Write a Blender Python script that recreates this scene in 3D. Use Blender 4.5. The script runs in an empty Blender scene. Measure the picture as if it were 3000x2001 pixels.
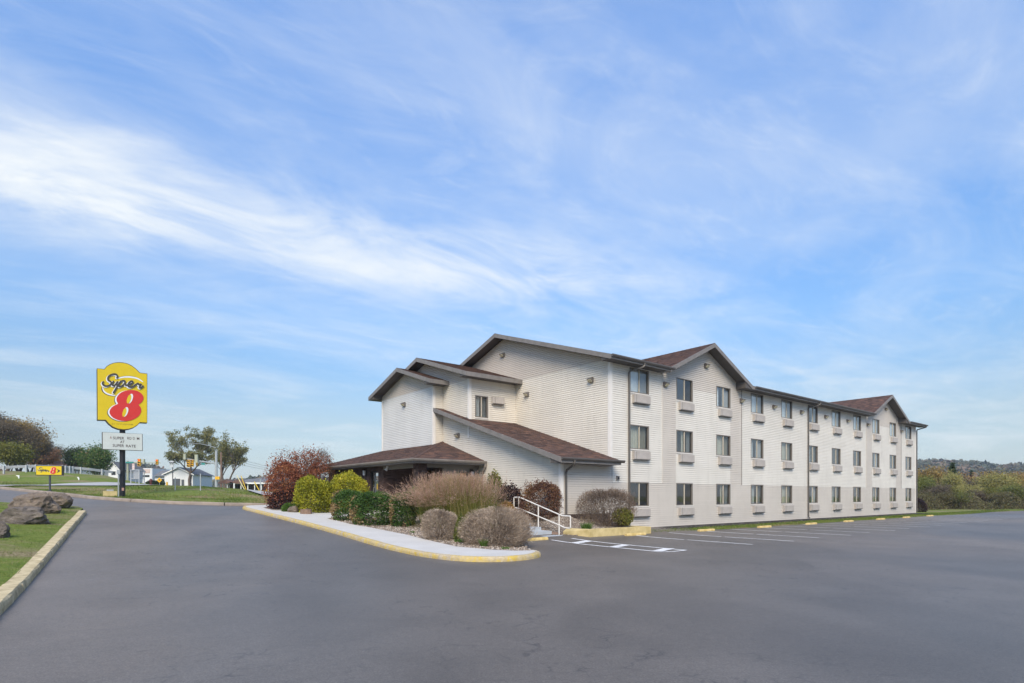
import bpy, math, random
import numpy as np
from mathutils import Vector, Matrix, noise
from mathutils.geometry import delaunay_2d_cdt

R = math.radians
scene = bpy.context.scene
col = scene.collection
random.seed(7); RNG = np.random.default_rng(7)

# ------------------------------------------------------------------ camera
cam_d = bpy.data.cameras.new('camera'); cam = bpy.data.objects.new('camera', cam_d)
col.objects.link(cam); scene.camera = cam
cam.location = (0, 0, 1.65); cam.rotation_euler = (R(90), 0, 0)
cam_d.sensor_width = 36.0; cam_d.lens = 36.0 * 1700 / 3000
cam_d.shift_y = (1451 - 1000.5) / 3000.0
cam_d.clip_start = 0.1; cam_d.clip_end = 6000

# ------------------------------------------------------------------ world
SUN_EL, SUN_AZ = R(42), R(184)          # azimuth clockwise from +Y (the view direction)
world = bpy.data.worlds.new('World'); scene.world = world; world.use_nodes = True
def build_world():
    nt = world.node_tree; N = nt.nodes; Lk = nt.links; N.clear()
    def nd(t, **k):
        n = N.new(t)
        for a, b in k.items(): setattr(n, a, b)
        return n
    def math_(op, a, b=None, clamp=False):
        n = nd('ShaderNodeMath', operation=op, use_clamp=clamp)
        for i, v in enumerate((a, b)):
            if v is None: continue
            if isinstance(v, (int, float)): n.inputs[i].default_value = v
            else: Lk.new(v, n.inputs[i])
        return n.outputs[0]
    sky = nd('ShaderNodeTexSky', sky_type='NISHITA', sun_disc=False, sun_elevation=SUN_EL, sun_rotation=SUN_AZ,
             altitude=300, air_density=1.0, dust_density=0.4, ozone_density=2.2)
    tc = nd('ShaderNodeTexCoord'); sp = nd('ShaderNodeSeparateXYZ'); Lk.new(tc.outputs['Generated'], sp.inputs[0])
    zc = math_('ADD', math_('MAXIMUM', sp.outputs[2], 0.0), 0.06)
    px = math_('DIVIDE', sp.outputs[0], zc); py = math_('DIVIDE', sp.outputs[1], zc)
    # cirrus layer: along the streak direction (p) and across it (q)
    p = math_('ADD', math_('MULTIPLY', px, .82), math_('MULTIPLY', py, .57))
    q = math_('ADD', math_('MULTIPLY', px, -.57), math_('MULTIPLY', py, .82))
    def fbm(sx, sy, scale, detail, dist, seed, rough=.55):
        c = nd('ShaderNodeCombineXYZ'); Lk.new(math_('MULTIPLY', p, sx), c.inputs[0]); Lk.new(math_('MULTIPLY', q, sy), c.inputs[1]); c.inputs[2].default_value = seed
        n = nd('ShaderNodeTexNoise'); n.inputs['Scale'].default_value = scale; n.inputs['Detail'].default_value = detail
        n.inputs['Roughness'].default_value = rough; n.inputs['Distortion'].default_value = dist; Lk.new(c.outputs[0], n.inputs['Vector'])
        return n.outputs['Fac']
    def ramp(v, a, b):
        m = nd('ShaderNodeMapRange', interpolation_type='SMOOTHSTEP'); m.inputs[1].default_value = a; m.inputs[2].default_value = b
        Lk.new(v, m.inputs[0]); return m.outputs[0]
    big = ramp(fbm(.50, .75, 1.0, 6, .9, 3.1), .34, .74)
    fine = ramp(fbm(.75, 1.45, 1.5, 9, 1.5, 8.4, .62), .38, .80)
    wisps = ramp(fbm(.9, 1.9, 2.4, 9, 2.4, 1.7, .66), .48, .86)
    # the bright band that crosses the picture
    wob = math_('MULTIPLY', math_('SUBTRACT', fbm(.7, .6, 1.4, 5, .5, 5.0), .5), .9)
    dq = math_('ADD', math_('SUBTRACT', q, 1.98), wob)
    band = math_('POWER', 2.718, math_('MULTIPLY', math_('MULTIPLY', dq, dq), -7.0))
    brk = math_('ADD', .18, math_('MULTIPLY', ramp(fbm(.9, 1.5, 1.5, 9, 1.2, 2.2, .6), .30, .70), .95))
    fade = ramp(p, 3.6, 0.2)
    band = math_('MULTIPLY', math_('MULTIPLY', band, brk), math_('ADD', .35, math_('MULTIPLY', fade, .75)))
    cl = math_('ADD', math_('MULTIPLY', big, .30), math_('MULTIPLY', fine, .20))
    cl = math_('ADD', cl, math_('MULTIPLY', wisps, .16))
    cl = math_('ADD', cl, math_('MULTIPLY', band, .54))
    cl = math_('ADD', cl, .05)
    cl = math_('MULTIPLY', cl, 1.0, True)
    # the cloud veil thins to an even haze at the horizon
    hz = ramp(sp.outputs[2], .30, 0.0)
    cl = math_('MAXIMUM', cl, math_('MULTIPLY', hz, .30))
    mx = nd('ShaderNodeMix', data_type='RGBA'); Lk.new(cl, mx.inputs['Factor'])
    hsv = nd('ShaderNodeHueSaturation'); hsv.inputs['Saturation'].default_value = 1.08; hsv.inputs['Value'].default_value = 1.0; hsv.inputs['Hue'].default_value = .508
    Lk.new(sky.outputs[0], hsv.inputs['Color']); gm = nd('ShaderNodeMix', data_type='RGBA', blend_type='MULTIPLY'); gm.inputs['Factor'].default_value = 1
    Lk.new(hsv.outputs[0], gm.inputs['A']); el_ = nd('ShaderNodeValToRGB'); Lk.new(sp.outputs[2], el_.inputs[0]); e_ = el_.color_ramp.elements
    for i, (pz, c_) in enumerate(SKY_TINT):
        x_ = e_[i] if i < 2 else e_.new(pz)
        x_.position = pz; x_.color = c_ + (1,)
    sc_ = nd('ShaderNodeMix', data_type='RGBA', blend_type='MULTIPLY'); sc_.inputs['Factor'].default_value = 1; Lk.new(el_.outputs[0], sc_.inputs['A']); sc_.inputs['B'].default_value = (2, 2, 2, 1)
    Lk.new(sc_.outputs['Result'], gm.inputs['B'])
    Lk.new(gm.outputs['Result'], mx.inputs['A']); mx.inputs['B'].default_value = CLOUD + (1,)
    bg = nd('ShaderNodeBackground'); bg.inputs['Strength'].default_value = SKY_STRENGTH
    out = nd('ShaderNodeOutputWorld'); Lk.new(mx.outputs['Result'], bg.inputs['Color']); Lk.new(bg.outputs[0], out.inputs[0])
SKY_STRENGTH = 0.10; SKY_TINT = [(0, (.145, .155, .185)), (.12, (.245, .255, .240)), (.28, (.34, .43, .44)), (.62, (.36, .615, .72))]; CLOUD = (4.3, 4.5, 4.6)
build_world()
sun_d = bpy.data.lights.new('sun', 'SUN'); sun = bpy.data.objects.new('sun', sun_d); col.objects.link(sun)
sun_d.energy = 2.2; sun_d.angle = R(32); sun_d.color = (1.0, .87, .69)
sd = Vector((math.sin(SUN_AZ) * math.cos(SUN_EL), math.cos(SUN_AZ) * math.cos(SUN_EL), math.sin(SUN_EL)))
sun.rotation_euler = sd.to_track_quat('Z', 'Y').to_euler(); sun.location = sd * 60
vs = scene.view_settings
vs.view_transform = 'Standard'; vs.look = 'None'; vs.gamma = 1; vs.exposure = 1.15
scene.render.engine = 'CYCLES'
scene.cycles.max_bounces = 8; scene.cycles.transparent_max_bounces = 16

# ------------------------------------------------------------------ coordinates
F_PX, HOR, EYE = 1700.0, 1451.0, 1.65
CX, CY = 4.47, 26.4
AL = math.hypot(2125, 1700); AX, AY = 2125 / AL, 1700 / AL       # along the long facade
ANG = math.atan2(AY, AX)
def W(s, t, z=0.0): return Vector((CX + s * AX - t * AY, CY + s * AY + t * AX, z))
def ST(x, y): dx, dy = x - CX, y - CY; return dx * AX + dy * AY, -dx * AY + dy * AX
def at(u, v, y): return Vector(((u - 1500) / F_PX * y, y, EYE + (HOR - v) / F_PX * y))
def sm(a, b, x):
    x = min(1, max(0, (x - a) / (b - a))); return x * x * (3 - 2 * x)
def lot(s, t):
    k = min(t, 38) + 3.4
    sp = k if k > 12 else math.log1p(math.exp(2 * k)) / 2
    return .052 * sp * (1 - sm(-1, 8, s))
def lotxy(x, y): return lot(*ST(x, y))
E_A = [-1.7, -.9, -.882, -.7235, -.588, -.4235, -.35, -.2, .1, .5, 1.8]
E_Y = [44, 41.5, 40.9, 34, 32, 32.8, 34.5, 40, 55, 75, 75]
T_A = [-1.7, -.9, -.78, -.70, -.62, -.535, -.459, -.41, -.30, .1, .5, 1.8]
T_D = [43.5, 47, 55, 62, 90, 120, 300]
T_Z = np.array([  # height above the eye
    [.9, 1.0, 1.2, 2.4, 3.8, 5, 12], [.62, .72, 1.2, 2.5, 3.8, 5, 12], [.60, .70, 1.25, 2.4, 3.4, 4.5, 11], [.58, .68, 1.25, 2.0, 2.8, 4, 10],
    [.60, .72, .85, 1.0, 1.5, 1.9, 7], [.56, .66, .75, .85, 1.3, 1.8, 4], [.27, .34, .42, .5, .75, 1.1, 3], [.0, .03, .06, .12, .6, .9, 3],
    [-.3, -.2, -.1, 0, .2, .4, 1], [-.5, -.5, -.5, -.5, -.5, -.5, 0], [-1.6, -1.6, -1.6, -1.6, -3.5, -4, -4], [-1.6, -1.6, -1.6, -1.6, -3.5, -4, -4]])
def tz(x, y):
    """terrain height"""
    s, t = ST(x, y)
    base = lot(s, t)
    if y < 25 or abs(x) > 1.75 * y: return base
    a = x / y; e = float(np.interp(a, E_A, E_Y))
    if y <= e: return base
    ze = lotxy(a * e, e) - EYE
    col_ = [float(np.interp(a, T_A, T_Z[:, j])) for j in range(len(T_D))]
    if a > .1: 
        if y > 66: pass
    z = float(np.interp(y, [e] + [max(d, e + 4 + i) for i, d in enumerate(T_D)], [ze] + col_))
    return EYE + z

# ------------------------------------------------------------------ mesh helpers
class MB:
    def __init__(self): self.v = []; self.f = []; self.t = []; self.m = []
    def vert(self, *ps): n = len(self.v); self.v += [tuple(p) for p in ps]; return n
    def face(self, idx, tone=.5, m=0): self.f.append(tuple(idx)); self.t.append(tone); self.m.append(m)
    def poly(self, ps, tone=.5, m=0): n = self.vert(*ps); self.face(range(n, n + len(ps)), tone, m)
    def box(self, x0, x1, y0, y1, z0, z1, tone=.5, m=0):
        n = self.vert((x0, y0, z0), (x1, y0, z0), (x1, y1, z0), (x0, y1, z0), (x0, y0, z1), (x1, y0, z1), (x1, y1, z1), (x0, y1, z1))
        for q in ((0, 3, 2, 1), (4, 5, 6, 7), (0, 1, 5, 4), (1, 2, 6, 5), (2, 3, 7, 6), (3, 0, 4, 7)): self.face([n + i for i in q], tone, m)
        return self
    def prism(self, ps, vec, tone=.5, m=0):
        vec = Vector(vec); k = len(ps); ps = [Vector(p) for p in ps]
        nrm = Vector((0, 0, 0))
        for i in range(k): nrm += ps[i].cross(ps[(i + 1) % k])
        if nrm.dot(vec) > 0: ps = ps[::-1]
        n = self.vert(*ps, *[p + vec for p in ps])
        self.face([n + i for i in range(k)], tone, m); self.face([n + k + i for i in range(k)][::-1], tone, m)
        for i in range(k): j = (i + 1) % k; self.face((n + j, n + i, n + k + i, n + k + j), tone, m)
        return self
    def tube(self, pts, r, n=8, tone=.5, m=0, cap=True):
        pts = [Vector(p) for p in pts]; rs = r if isinstance(r, (list, tuple)) else [r] * len(pts); rings = []
        ref = None
        for i, p in enumerate(pts):
            d = (pts[min(i + 1, len(pts) - 1)] - pts[max(i - 1, 0)]).normalized()
            if ref is None: ref = Vector((0, 0, 1)) if abs(d.z) < .9 else Vector((1, 0, 0))
            a = (ref - d * ref.dot(d)).normalized(); b = d.cross(a); ref = a
            rings.append(self.vert(*[p + (a * math.cos(2 * math.pi * k / n) + b * math.sin(2 * math.pi * k / n)) * rs[i] for k in range(n)]))
        for i in range(len(pts) - 1):
            for k in range(n):
                j = (k + 1) % n; self.face((rings[i] + k, rings[i] + j, rings[i + 1] + j, rings[i + 1] + k), tone, m)
        if cap: self.face([rings[0] + k for k in range(n)][::-1], tone, m); self.face([rings[-1] + k for k in range(n)], tone, m)
        return self
    def build(self, name, mats, parent=None, loc=None, rz=0, smooth=False):
        me = bpy.data.meshes.new(name); me.from_pydata(self.v, [], self.f); 
        if not isinstance(mats, (list, tuple)): mats = [mats]
        for m in mats: me.materials.append(m)
        me.attributes.new('tone', 'FLOAT', 'FACE').data.foreach_set('value', self.t)
        if len(mats) > 1: me.polygons.foreach_set('material_index', self.m)
        if smooth: me.polygons.foreach_set('use_smooth', [True] * len(me.polygons))
        me.update()
        o = bpy.data.objects.new(name, me); col.objects.link(o); o.parent = parent
        if loc is not None: o.location = loc
        o.rotation_euler.z = rz
        return o
def arrays(name, V, Fc, tone, mat, parent=None, smooth=False):
    """mesh from numpy arrays: V (n,3), Fc (m,k)"""
    me = bpy.data.meshes.new(name); n, k = Fc.shape
    me.vertices.add(len(V)); me.vertices.foreach_set('co', np.ascontiguousarray(V, dtype=np.float32).ravel())
    me.loops.add(n * k); me.loops.foreach_set('vertex_index', np.ascontiguousarray(Fc, dtype=np.int32).ravel())
    me.polygons.add(n); me.polygons.foreach_set('loop_start', np.arange(0, n * k, k, dtype=np.int32))
    if smooth: me.polygons.foreach_set('use_smooth', np.ones(n, dtype=bool))
    me.materials.append(mat)
    me.update(calc_edges=True); me.validate()
    me.attributes.new('tone', 'FLOAT', 'FACE').data.foreach_set('value', np.ascontiguousarray(tone, dtype=np.float32))
    o = bpy.data.objects.new(name, me); col.objects.link(o); o.parent = parent
    return o
def tag(o, label=None, cat=None, group=None, kind=None):
    if label: o['label'] = label
    if cat: o['category'] = cat
    if group: o['group'] = group
    if kind: o['kind'] = kind
    return o
def empty(name, loc=(0, 0, 0), rz=0, parent=None):
    o = bpy.data.objects.new(name, None); col.objects.link(o); o.location = loc; o.rotation_euler.z = rz; o.parent = parent
    o.empty_display_size = .2
    return o
def copy_tree(o, parent=None):
    c = o.copy(); col.objects.link(c); c.parent = parent
    for ch in o.children: copy_tree(ch, c)
    return c

# ------------------------------------------------------------------ materials
def new_mat(name):
    m = bpy.data.materials.new(name); m.use_nodes = True; nt = m.node_tree; nt.nodes.clear()
    out = nt.nodes.new('ShaderNodeOutputMaterial'); b = nt.nodes.new('ShaderNodeBsdfPrincipled'); nt.links.new(b.outputs[0], out.inputs[0])
    return m, nt, b, out
def nnoise(nt, scale, detail=4, rough=.55, vec=None, dist=0):
    n = nt.nodes.new('ShaderNodeTexNoise'); n.inputs['Scale'].default_value = scale; n.inputs['Detail'].default_value = detail
    n.inputs['Roughness'].default_value = rough; n.inputs['Distortion'].default_value = dist
    if vec is not None: nt.links.new(vec, n.inputs['Vector'])
    return n.outputs['Fac']
def nramp(nt, fac, stops, interp='LINEAR'):
    r = nt.nodes.new('ShaderNodeValToRGB'); r.color_ramp.interpolation = interp; e = r.color_ramp.elements
    while len(e) > 1: e.remove(e[-1])
    for i, (p, c) in enumerate(stops):
        if not isinstance(c, (tuple, list)): c = (c, c, c)
        x = e[0] if i == 0 else e.new(p)
        x.position = p; x.color = tuple(c) + (1,)
    nt.links.new(fac, r.inputs[0]); return r.outputs[0]
def nmix(nt, fac, a, b, mode='MIX'):
    m = nt.nodes.new('ShaderNodeMix'); m.data_type = 'RGBA'; m.blend_type = mode
    for key, v in (('Factor', fac), ('A', a), ('B', b)):
        if isinstance(v, (int, float)): m.inputs[key].default_value = v
        elif isinstance(v, tuple): m.inputs[key].default_value = v + (1,)
        else: nt.links.new(v, m.inputs[key])
    return m.outputs['Result']
def ncoord(nt, kind='Object', scale=None):
    t = nt.nodes.new('ShaderNodeTexCoord'); o = t.outputs[kind]
    if scale:
        mp = nt.nodes.new('ShaderNodeMapping'); mp.inputs['Scale'].default_value = scale; nt.links.new(o, mp.inputs[0]); o = mp.outputs[0]
    return o
def nbump(nt, b, h, strength=.3, dist=.01):
    n = nt.nodes.new('ShaderNodeBump'); n.inputs['Strength'].default_value = strength; n.inputs['Distance'].default_value = dist
    nt.links.new(h, n.inputs['Height']); nt.links.new(n.outputs[0], b.inputs['Normal'])
def ntone(nt):
    a = nt.nodes.new('ShaderNodeAttribute'); a.attribute_name = 'tone'; return a.outputs['Fac']
def M(name, c, rough=.7, var=.12, scale=3., metallic=0., bump=0., bscale=40., c2=None, spec=.4):
    m, nt, b, out = new_mat(name); v = ncoord(nt)
    lo = tuple(x * (1 - var) for x in c); hi = c2 or tuple(min(1, x * (1 + var)) for x in c)
    cc = nramp(nt, nnoise(nt, scale, 6, .6, v), [(.3, lo), (.7, hi)])
    nt.links.new(cc, b.inputs['Base Color']); b.inputs['Roughness'].default_value = rough; b.inputs['Metallic'].default_value = metallic
    b.inputs['Specular IOR Level'].default_value = spec
    if bump: nbump(nt, b, nnoise(nt, bscale, 5, .6, v), bump, .02)
    return m
def M_tone(name, stops, rough=.85, noise_amt=.25, scale=30., bump=0., spec=.3):
    m, nt, b, out = new_mat(name)
    c = nramp(nt, ntone(nt), stops); v = ncoord(nt)
    g = nramp(nt, nnoise(nt, scale, 4, .6, v), [(.25, 1 - noise_amt), (.75, 1 + noise_amt)])
    nt.links.new(nmix(nt, 1.0, c, g, 'MULTIPLY'), b.inputs['Base Color']); b.inputs['Roughness'].default_value = rough; b.inputs['Specular IOR Level'].default_value = spec
    if bump: nbump(nt, b, nnoise(nt, scale * 3, 4, .6, v), bump, .01)
    return m
def M_leaf(name, stops, trans=.3, rough=.65):
    m, nt, b, out = new_mat(name)
    c = nramp(nt, ntone(nt), stops)
    nt.links.new(c, b.inputs['Base Color']); b.inputs['Roughness'].default_value = rough; b.inputs['Specular IOR Level'].default_value = .25
    tr = nt.nodes.new('ShaderNodeBsdfTranslucent'); nt.links.new(c, tr.inputs[0])
    mx = nt.nodes.new('ShaderNodeMixShader'); mx.inputs[0].default_value = trans
    nt.links.new(b.outputs[0], mx.inputs[1]); nt.links.new(tr.outputs[0], mx.inputs[2]); nt.links.new(mx.outputs[0], out.inputs[0])
    return m
def M_siding(name, c, dirt=(.36, .33, .28), amt=.5):
    m, nt, b, out = new_mat(name)
    v = ncoord(nt); base = nramp(nt, nnoise(nt, .6, 3, .5, v), [(.3, tuple(x * .90 for x in c)), (.7, c)])
    st = nnoise(nt, 1.0, 6, .65, ncoord(nt, 'Object', (2.4, 2.4, .35)), .4)
    st2 = nnoise(nt, 3.5, 5, .7, ncoord(nt, 'Object', (1.0, 1.0, .6)))
    f = nmix(nt, 1.0, nramp(nt, st, [(.50, 0.), (.78, amt)]), nramp(nt, st2, [(.35, .15), (.7, 1.)]), 'MULTIPLY')
    row = nmix(nt, .5, nramp(nt, ntone(nt), [(0, .93), (1, 1.0)]), (1., 1., 1.))
    cc = nmix(nt, f, base, dirt); cc = nmix(nt, 1.0, cc, row, 'MULTIPLY')
    nt.links.new(cc, b.inputs['Base Color']); b.inputs['Roughness'].default_value = .55; b.inputs['Specular IOR Level'].default_value = .3
    return m
def M_glass(name, tint=(.76, .80, .81), refl=.14):
    m, nt, b, out = new_mat(name); nt.nodes.remove(b)
    tr = nt.nodes.new('ShaderNodeBsdfTransparent'); tr.inputs[0].default_value = tint + (1,)
    gl = nt.nodes.new('ShaderNodeBsdfGlossy'); gl.inputs['Roughness'].default_value = .02; gl.inputs[0].default_value = (.95, .97, 1, 1)
    lw_ = nt.nodes.new('ShaderNodeLayerWeight'); lw_.inputs['Blend'].default_value = .5
    pw_ = nt.nodes.new('ShaderNodeMath'); pw_.operation = 'POWER'; nt.links.new(lw_.outputs['Facing'], pw_.inputs[0]); pw_.inputs[1].default_value = 3.0
    fr = nt.nodes.new('ShaderNodeMath'); fr.operation = 'MULTIPLY_ADD'; nt.links.new(pw_.outputs[0], fr.inputs[0]); fr.inputs[1].default_value = .85; fr.inputs[2].default_value = refl; fr.use_clamp = True
    v = ncoord(nt); bp = nt.nodes.new('ShaderNodeBump'); bp.inputs['Strength'].default_value = .05; bp.inputs['Distance'].default_value = .02
    nt.links.new(nnoise(nt, 2.2, 2, .5, v), bp.inputs['Height']); nt.links.new(bp.outputs[0], gl.inputs['Normal'])
    mx = nt.nodes.new('ShaderNodeMixShader'); nt.links.new(fr.outputs[0], mx.inputs[0]); nt.links.new(tr.outputs[0], mx.inputs[1]); nt.links.new(gl.outputs[0], mx.inputs[2])
    nt.links.new(mx.outputs[0], out.inputs[0]); return m
def M_emit(name, c, s):
    m, nt, b, out = new_mat(name); b.inputs['Base Color'].default_value = c + (1,); b.inputs['Emission Color'].default_value = c + (1,); b.inputs['Emission Strength'].default_value = s
    return m

mt = {}
mt['white_siding'] = M_siding('white_siding', (.71, .68, .62), amt=.40)
mt['tan_siding'] = M_siding('tan_siding', (.59, .545, .49), amt=.42)
mt['end_siding'] = M_siding('end_siding', (.71, .66, .58), amt=.44)
mt['end_tan'] = M_siding('end_tan', (.58, .52, .455), amt=.26)
mt['corner_board'] = M('corner_board', (.70, .67, .63), .55, .05)
mt['bronze'] = M('bronze_trim', (.125, .112, .105), .5, .15, 4)
mt['fascia'] = M('fascia_grey', (.185, .170, .160), .5, .18, 3)
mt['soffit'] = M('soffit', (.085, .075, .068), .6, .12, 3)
mt['gutter'] = M('gutter', (.105, .095, .088), .4, .15, 3, metallic=.1)
mt['gutter_tan'] = M('gutter_tan', (.21, .185, .165), .45, .15, 3)
mt['cream_frame'] = M('cream_frame', (.46, .41, .33), .5, .08)
mt['window_frame'] = M('window_frame', (.16, .142, .122), .5, .12)
mt['sill'] = M('window_sill', (.60, .57, .53), .55, .06)
mt['glass'] = M_glass('window_glass')
mt['screen'] = M('insect_screen', (.055, .058, .060), .8, .1)
mt['room'] = M('room_interior', (.16, .13, .11), .9, .1)
mt['curtain'] = M('curtain_cream', (.50, .47, .37), .9, .1, 6)
mt['curtain_grey'] = M('curtain_grey', (.42, .44, .43), .9, .1, 6)
mt['sheer'] = M('curtain_sheer', (.80, .82, .82), .9, .06, 6)
mt['blind'] = M('blind_dark', (.10, .095, .09), .6, .1)
mt['ac'] = M('air_conditioner_cover', (.40, .365, .335), .55, .1, 4)
mt['ac_dark'] = M('air_conditioner_gap', (.10, .095, .09), .6, .1)
mt['lamp_lens'] = M('lamp_lens', (.62, .57, .40), .3, .1)
mt['shingle'] = M_tone('shingles', [(0, (.050, .034, .030)), (.3, (.088, .054, .046)), (.6, (.128, .076, .060)), (.85, (.165, .088, .064)), (1, (.22, .12, .085))], .9, .3, 25, .4)
mt['brick'] = M_tone('brown_brick', [(0, (.058, .036, .030)), (.5, (.092, .056, .047)), (1, (.120, .075, .062))], .85, .2, 30, .3)
mt['mortar'] = M('mortar', (.070, .050, .043), .95, .15, 20)
mt['tan_wall'] = M('painted_tan_wall', (.20, .185, .165), .7, .08)
mt['asphalt'] = None
mt['concrete'] = M('concrete', (.50, .485, .46), .85, .07, 1.2, bump=.15, bscale=60)
mt['step'] = M('step_concrete', (.40, .43, .46), .85, .12, 2, bump=.2)
mt['black'] = M('black_paint', (.02, .02, .022), .5, .2)
mt['steel'] = M('galvanised_steel', (.42, .44, .45), .45, .12, 4, metallic=.4)
mt['dark_steel'] = M('dark_steel', (.055, .06, .075), .5, .2, 3)
mt['white_paint'] = M('white_paint', (.72, .73, .72), .6, .06)
mt['wood'] = M('weathered_wood', (.19, .125, .09), .9, .25, 6, bump=.4)

# ------------------------------------------------------------------ ground materials
def mk_asphalt():
    m, nt, b, out = new_mat('asphalt'); v = ncoord(nt)
    big = nnoise(nt, .07, 4, .55, ncoord(nt, 'Object', (1, .55, 1)), .3)
    mid = nnoise(nt, .6, 5, .6, v, .4); fine = nnoise(nt, 48, 4, .75, v); fine2 = nnoise(nt, 12, 5, .75, v)
    c = nramp(nt, big, [(.34, (.096, .087, .079)), (.47, (.112, .100, .090)), (.58, (.142, .122, .105)), (.72, (.150, .132, .116))])
    c = nmix(nt, 1.0, c, nramp(nt, mid, [(.3, .86), (.7, 1.13)]), 'MULTIPLY')
    c = nmix(nt, 1.0, c, nramp(nt, fine, [(.3, .62), (.7, 1.36)]), 'MULTIPLY')
    c = nmix(nt, 1.0, c, nramp(nt, fine2, [(.3, .82), (.7, 1.18)]), 'MULTIPLY')
    # hairline cracks in patches
    vo = nt.nodes.new('ShaderNodeTexVoronoi'); vo.feature = 'DISTANCE_TO_EDGE'; vo.inputs['Scale'].default_value = 3.2
    dv = nt.nodes.new('ShaderNodeMix'); dv.data_type = 'VECTOR'; nt.links.new(v, dv.inputs['A'])
    nz = nt.nodes.new('ShaderNodeTexNoise'); nz.inputs['Scale'].default_value = 4; nz.inputs['Detail'].default_value = 5; nt.links.new(v, nz.inputs['Vector'])
    nt.links.new(nz.outputs['Color'], dv.inputs['B']); dv.inputs['Factor'].default_value = .25; nt.links.new(dv.outputs['Result'], vo.inputs['Vector'])
    line = nramp(nt, vo.outputs['Distance'], [(.0, 1.), (.045, 0.)])
    gate = nramp(nt, nnoise(nt, 2.1, 3, .6, v), [(.48, 0.), (.60, 1.)])
    gate2 = nramp(nt, nnoise(nt, .22, 2, .5, v), [(.40, 0.), (.56, .75)])
    ck = nmix(nt, 1.0, nmix(nt, 1.0, line, gate, 'MULTIPLY'), gate2, 'MULTIPLY')
    c = nmix(nt, ck, c, (.030, .029, .030))
    # oil drips and darker sealed patches
    sp_ = nnoise(nt, 3.2, 4, .5, v); c = nmix(nt, nramp(nt, sp_, [(.70, 0.), (.76, .45)]), c, (.045, .042, .040))
    sl = nnoise(nt, .16, 2, .4, ncoord(nt, 'Object', (1, .4, 1)), 1.2); c = nmix(nt, 1.0, c, nramp(nt, sl, [(.40, .90), (.46, 1.04)]), 'MULTIPLY')
    nt.links.new(c, b.inputs['Base Color'])
    nt.links.new(nramp(nt, big, [(.3, .46), (.7, .58)]), b.inputs['Roughness']); b.inputs['Specular IOR Level'].default_value = .42
    h = nmix(nt, .35, fine2, fine); nbump(nt, b, h, .35, .012)
    return m
mt['asphalt'] = mk_asphalt()
def mk_grass(name, dry=.5, scale=1.0):
    m, nt, b, out = new_mat(name); v = ncoord(nt)
    n1 = nnoise(nt, .35 * scale, 5, .6, ncoord(nt, 'Object', (.45, 1.3, 1)), .6); n2 = nnoise(nt, 14, 5, .75, v); n3 = nnoise(nt, 2.5, 5, .7, v, .5)
    c = nramp(nt, n3, [(.25, (.078, .125, .020)), (.5, (.135, .180, .034)), (.75, (.205, .215, .060))])
    d = nramp(nt, n2, [(.3, (.19, .150, .085)), (.7, (.30, .24, .15))])
    c = nmix(nt, nramp(nt, n1, [(.56 - .12 * dry, 0.), (.66 - .12 * dry, .9)]), c, d)
    c = nmix(nt, 1.0, c, nramp(nt, n2, [(.25, .55), (.75, 1.35)]), 'MULTIPLY')
    nt.links.new(c, b.inputs['Base Color']); b.inputs['Roughness'].default_value = .95; b.inputs['Specular IOR Level'].default_value = .1
    nbump(nt, b, n2, .8, .05); return m
mt['grass'] = mk_grass('grass_ground', .50)
mt['lawn'] = mk_grass('lawn', .40)
mt['grass_strip'] = mk_grass('grass_strip', .45)
def mk_gravel(name, cs, scale=22):
    m, nt, b, out = new_mat(name); v = ncoord(nt)
    vo = nt.nodes.new('ShaderNodeTexVoronoi'); vo.inputs['Scale'].default_value = scale; nt.links.new(v, vo.inputs['Vector'])
    sx = nt.nodes.new('ShaderNodeSeparateColor'); nt.links.new(vo.outputs['Color'], sx.inputs[0])
    c = nramp(nt, sx.outputs[0], cs); c = nmix(nt, 1.0, c, nramp(nt, vo.outputs['Distance'], [(0., 1.1), (.6, .45)]), 'MULTIPLY')
    c = nmix(nt, nramp(nt, nnoise(nt, 1.2, 4, .6, v), [(.5, 0.), (.7, .6)]), c, (.14, .095, .07))
    nt.links.new(c, b.inputs['Base Color']); b.inputs['Roughness'].default_value = .9
    nbump(nt, b, vo.outputs['Distance'], .9, .03); return m
mt['gravel'] = mk_gravel('river_gravel', [(0, (.16, .12, .09)), (.5, (.30, .24, .185)), (1, (.46, .40, .34))])
mt['dark_gravel'] = mk_gravel('dark_gravel', [(0, (.018, .017, .018)), (.7, (.05, .047, .046)), (1, (.14, .13, .12))], 26)
mt['pebble'] = M_tone('pebbles', [(0, (.15, .11, .085)), (.4, (.29, .225, .17)), (.8, (.42, .36, .30)), (1, (.55, .50, .45))], .85, .2, 40)
mt['dark_pebble'] = M_tone('dark_pebbles', [(0, (.018, .017, .018)), (.8, (.06, .055, .052)), (1, (.16, .15, .14))], .85, .2, 40)
def mk_painted_kerb():
    m, nt, b, out = new_mat('kerb_yellow'); v = ncoord(nt)
    n = nnoise(nt, 5, 8, .75, v, .6); n2 = nnoise(nt, .8, 3, .6, v)
    y = nramp(nt, nnoise(nt, 2, 4, .6, v), [(.3, (.44, .30, .030)), (.7, (.56, .41, .075))])
    wear = nmix(nt, 1.0, nramp(nt, n, [(.38, 0.), (.52, 1.)]), nramp(nt, n2, [(.30, .45), (.60, 1.)]), 'MULTIPLY')
    c = nmix(nt, wear, y, nramp(nt, nnoise(nt, 14, 4, .7, v), [(.3, (.30, .24, .17)), (.7, (.50, .44, .34))]))
    nt.links.new(c, b.inputs['Base Color']); b.inputs['Roughness'].default_value = .85; nbump(nt, b, n, .5, .02); return m
mt['kerb_yellow'] = mk_painted_kerb()
mt['kerb_side'] = M('kerb_stone_tan', (.42, .33, .18), .9, .25, 5, bump=.6, bscale=30, c2=(.62, .52, .32))
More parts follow.
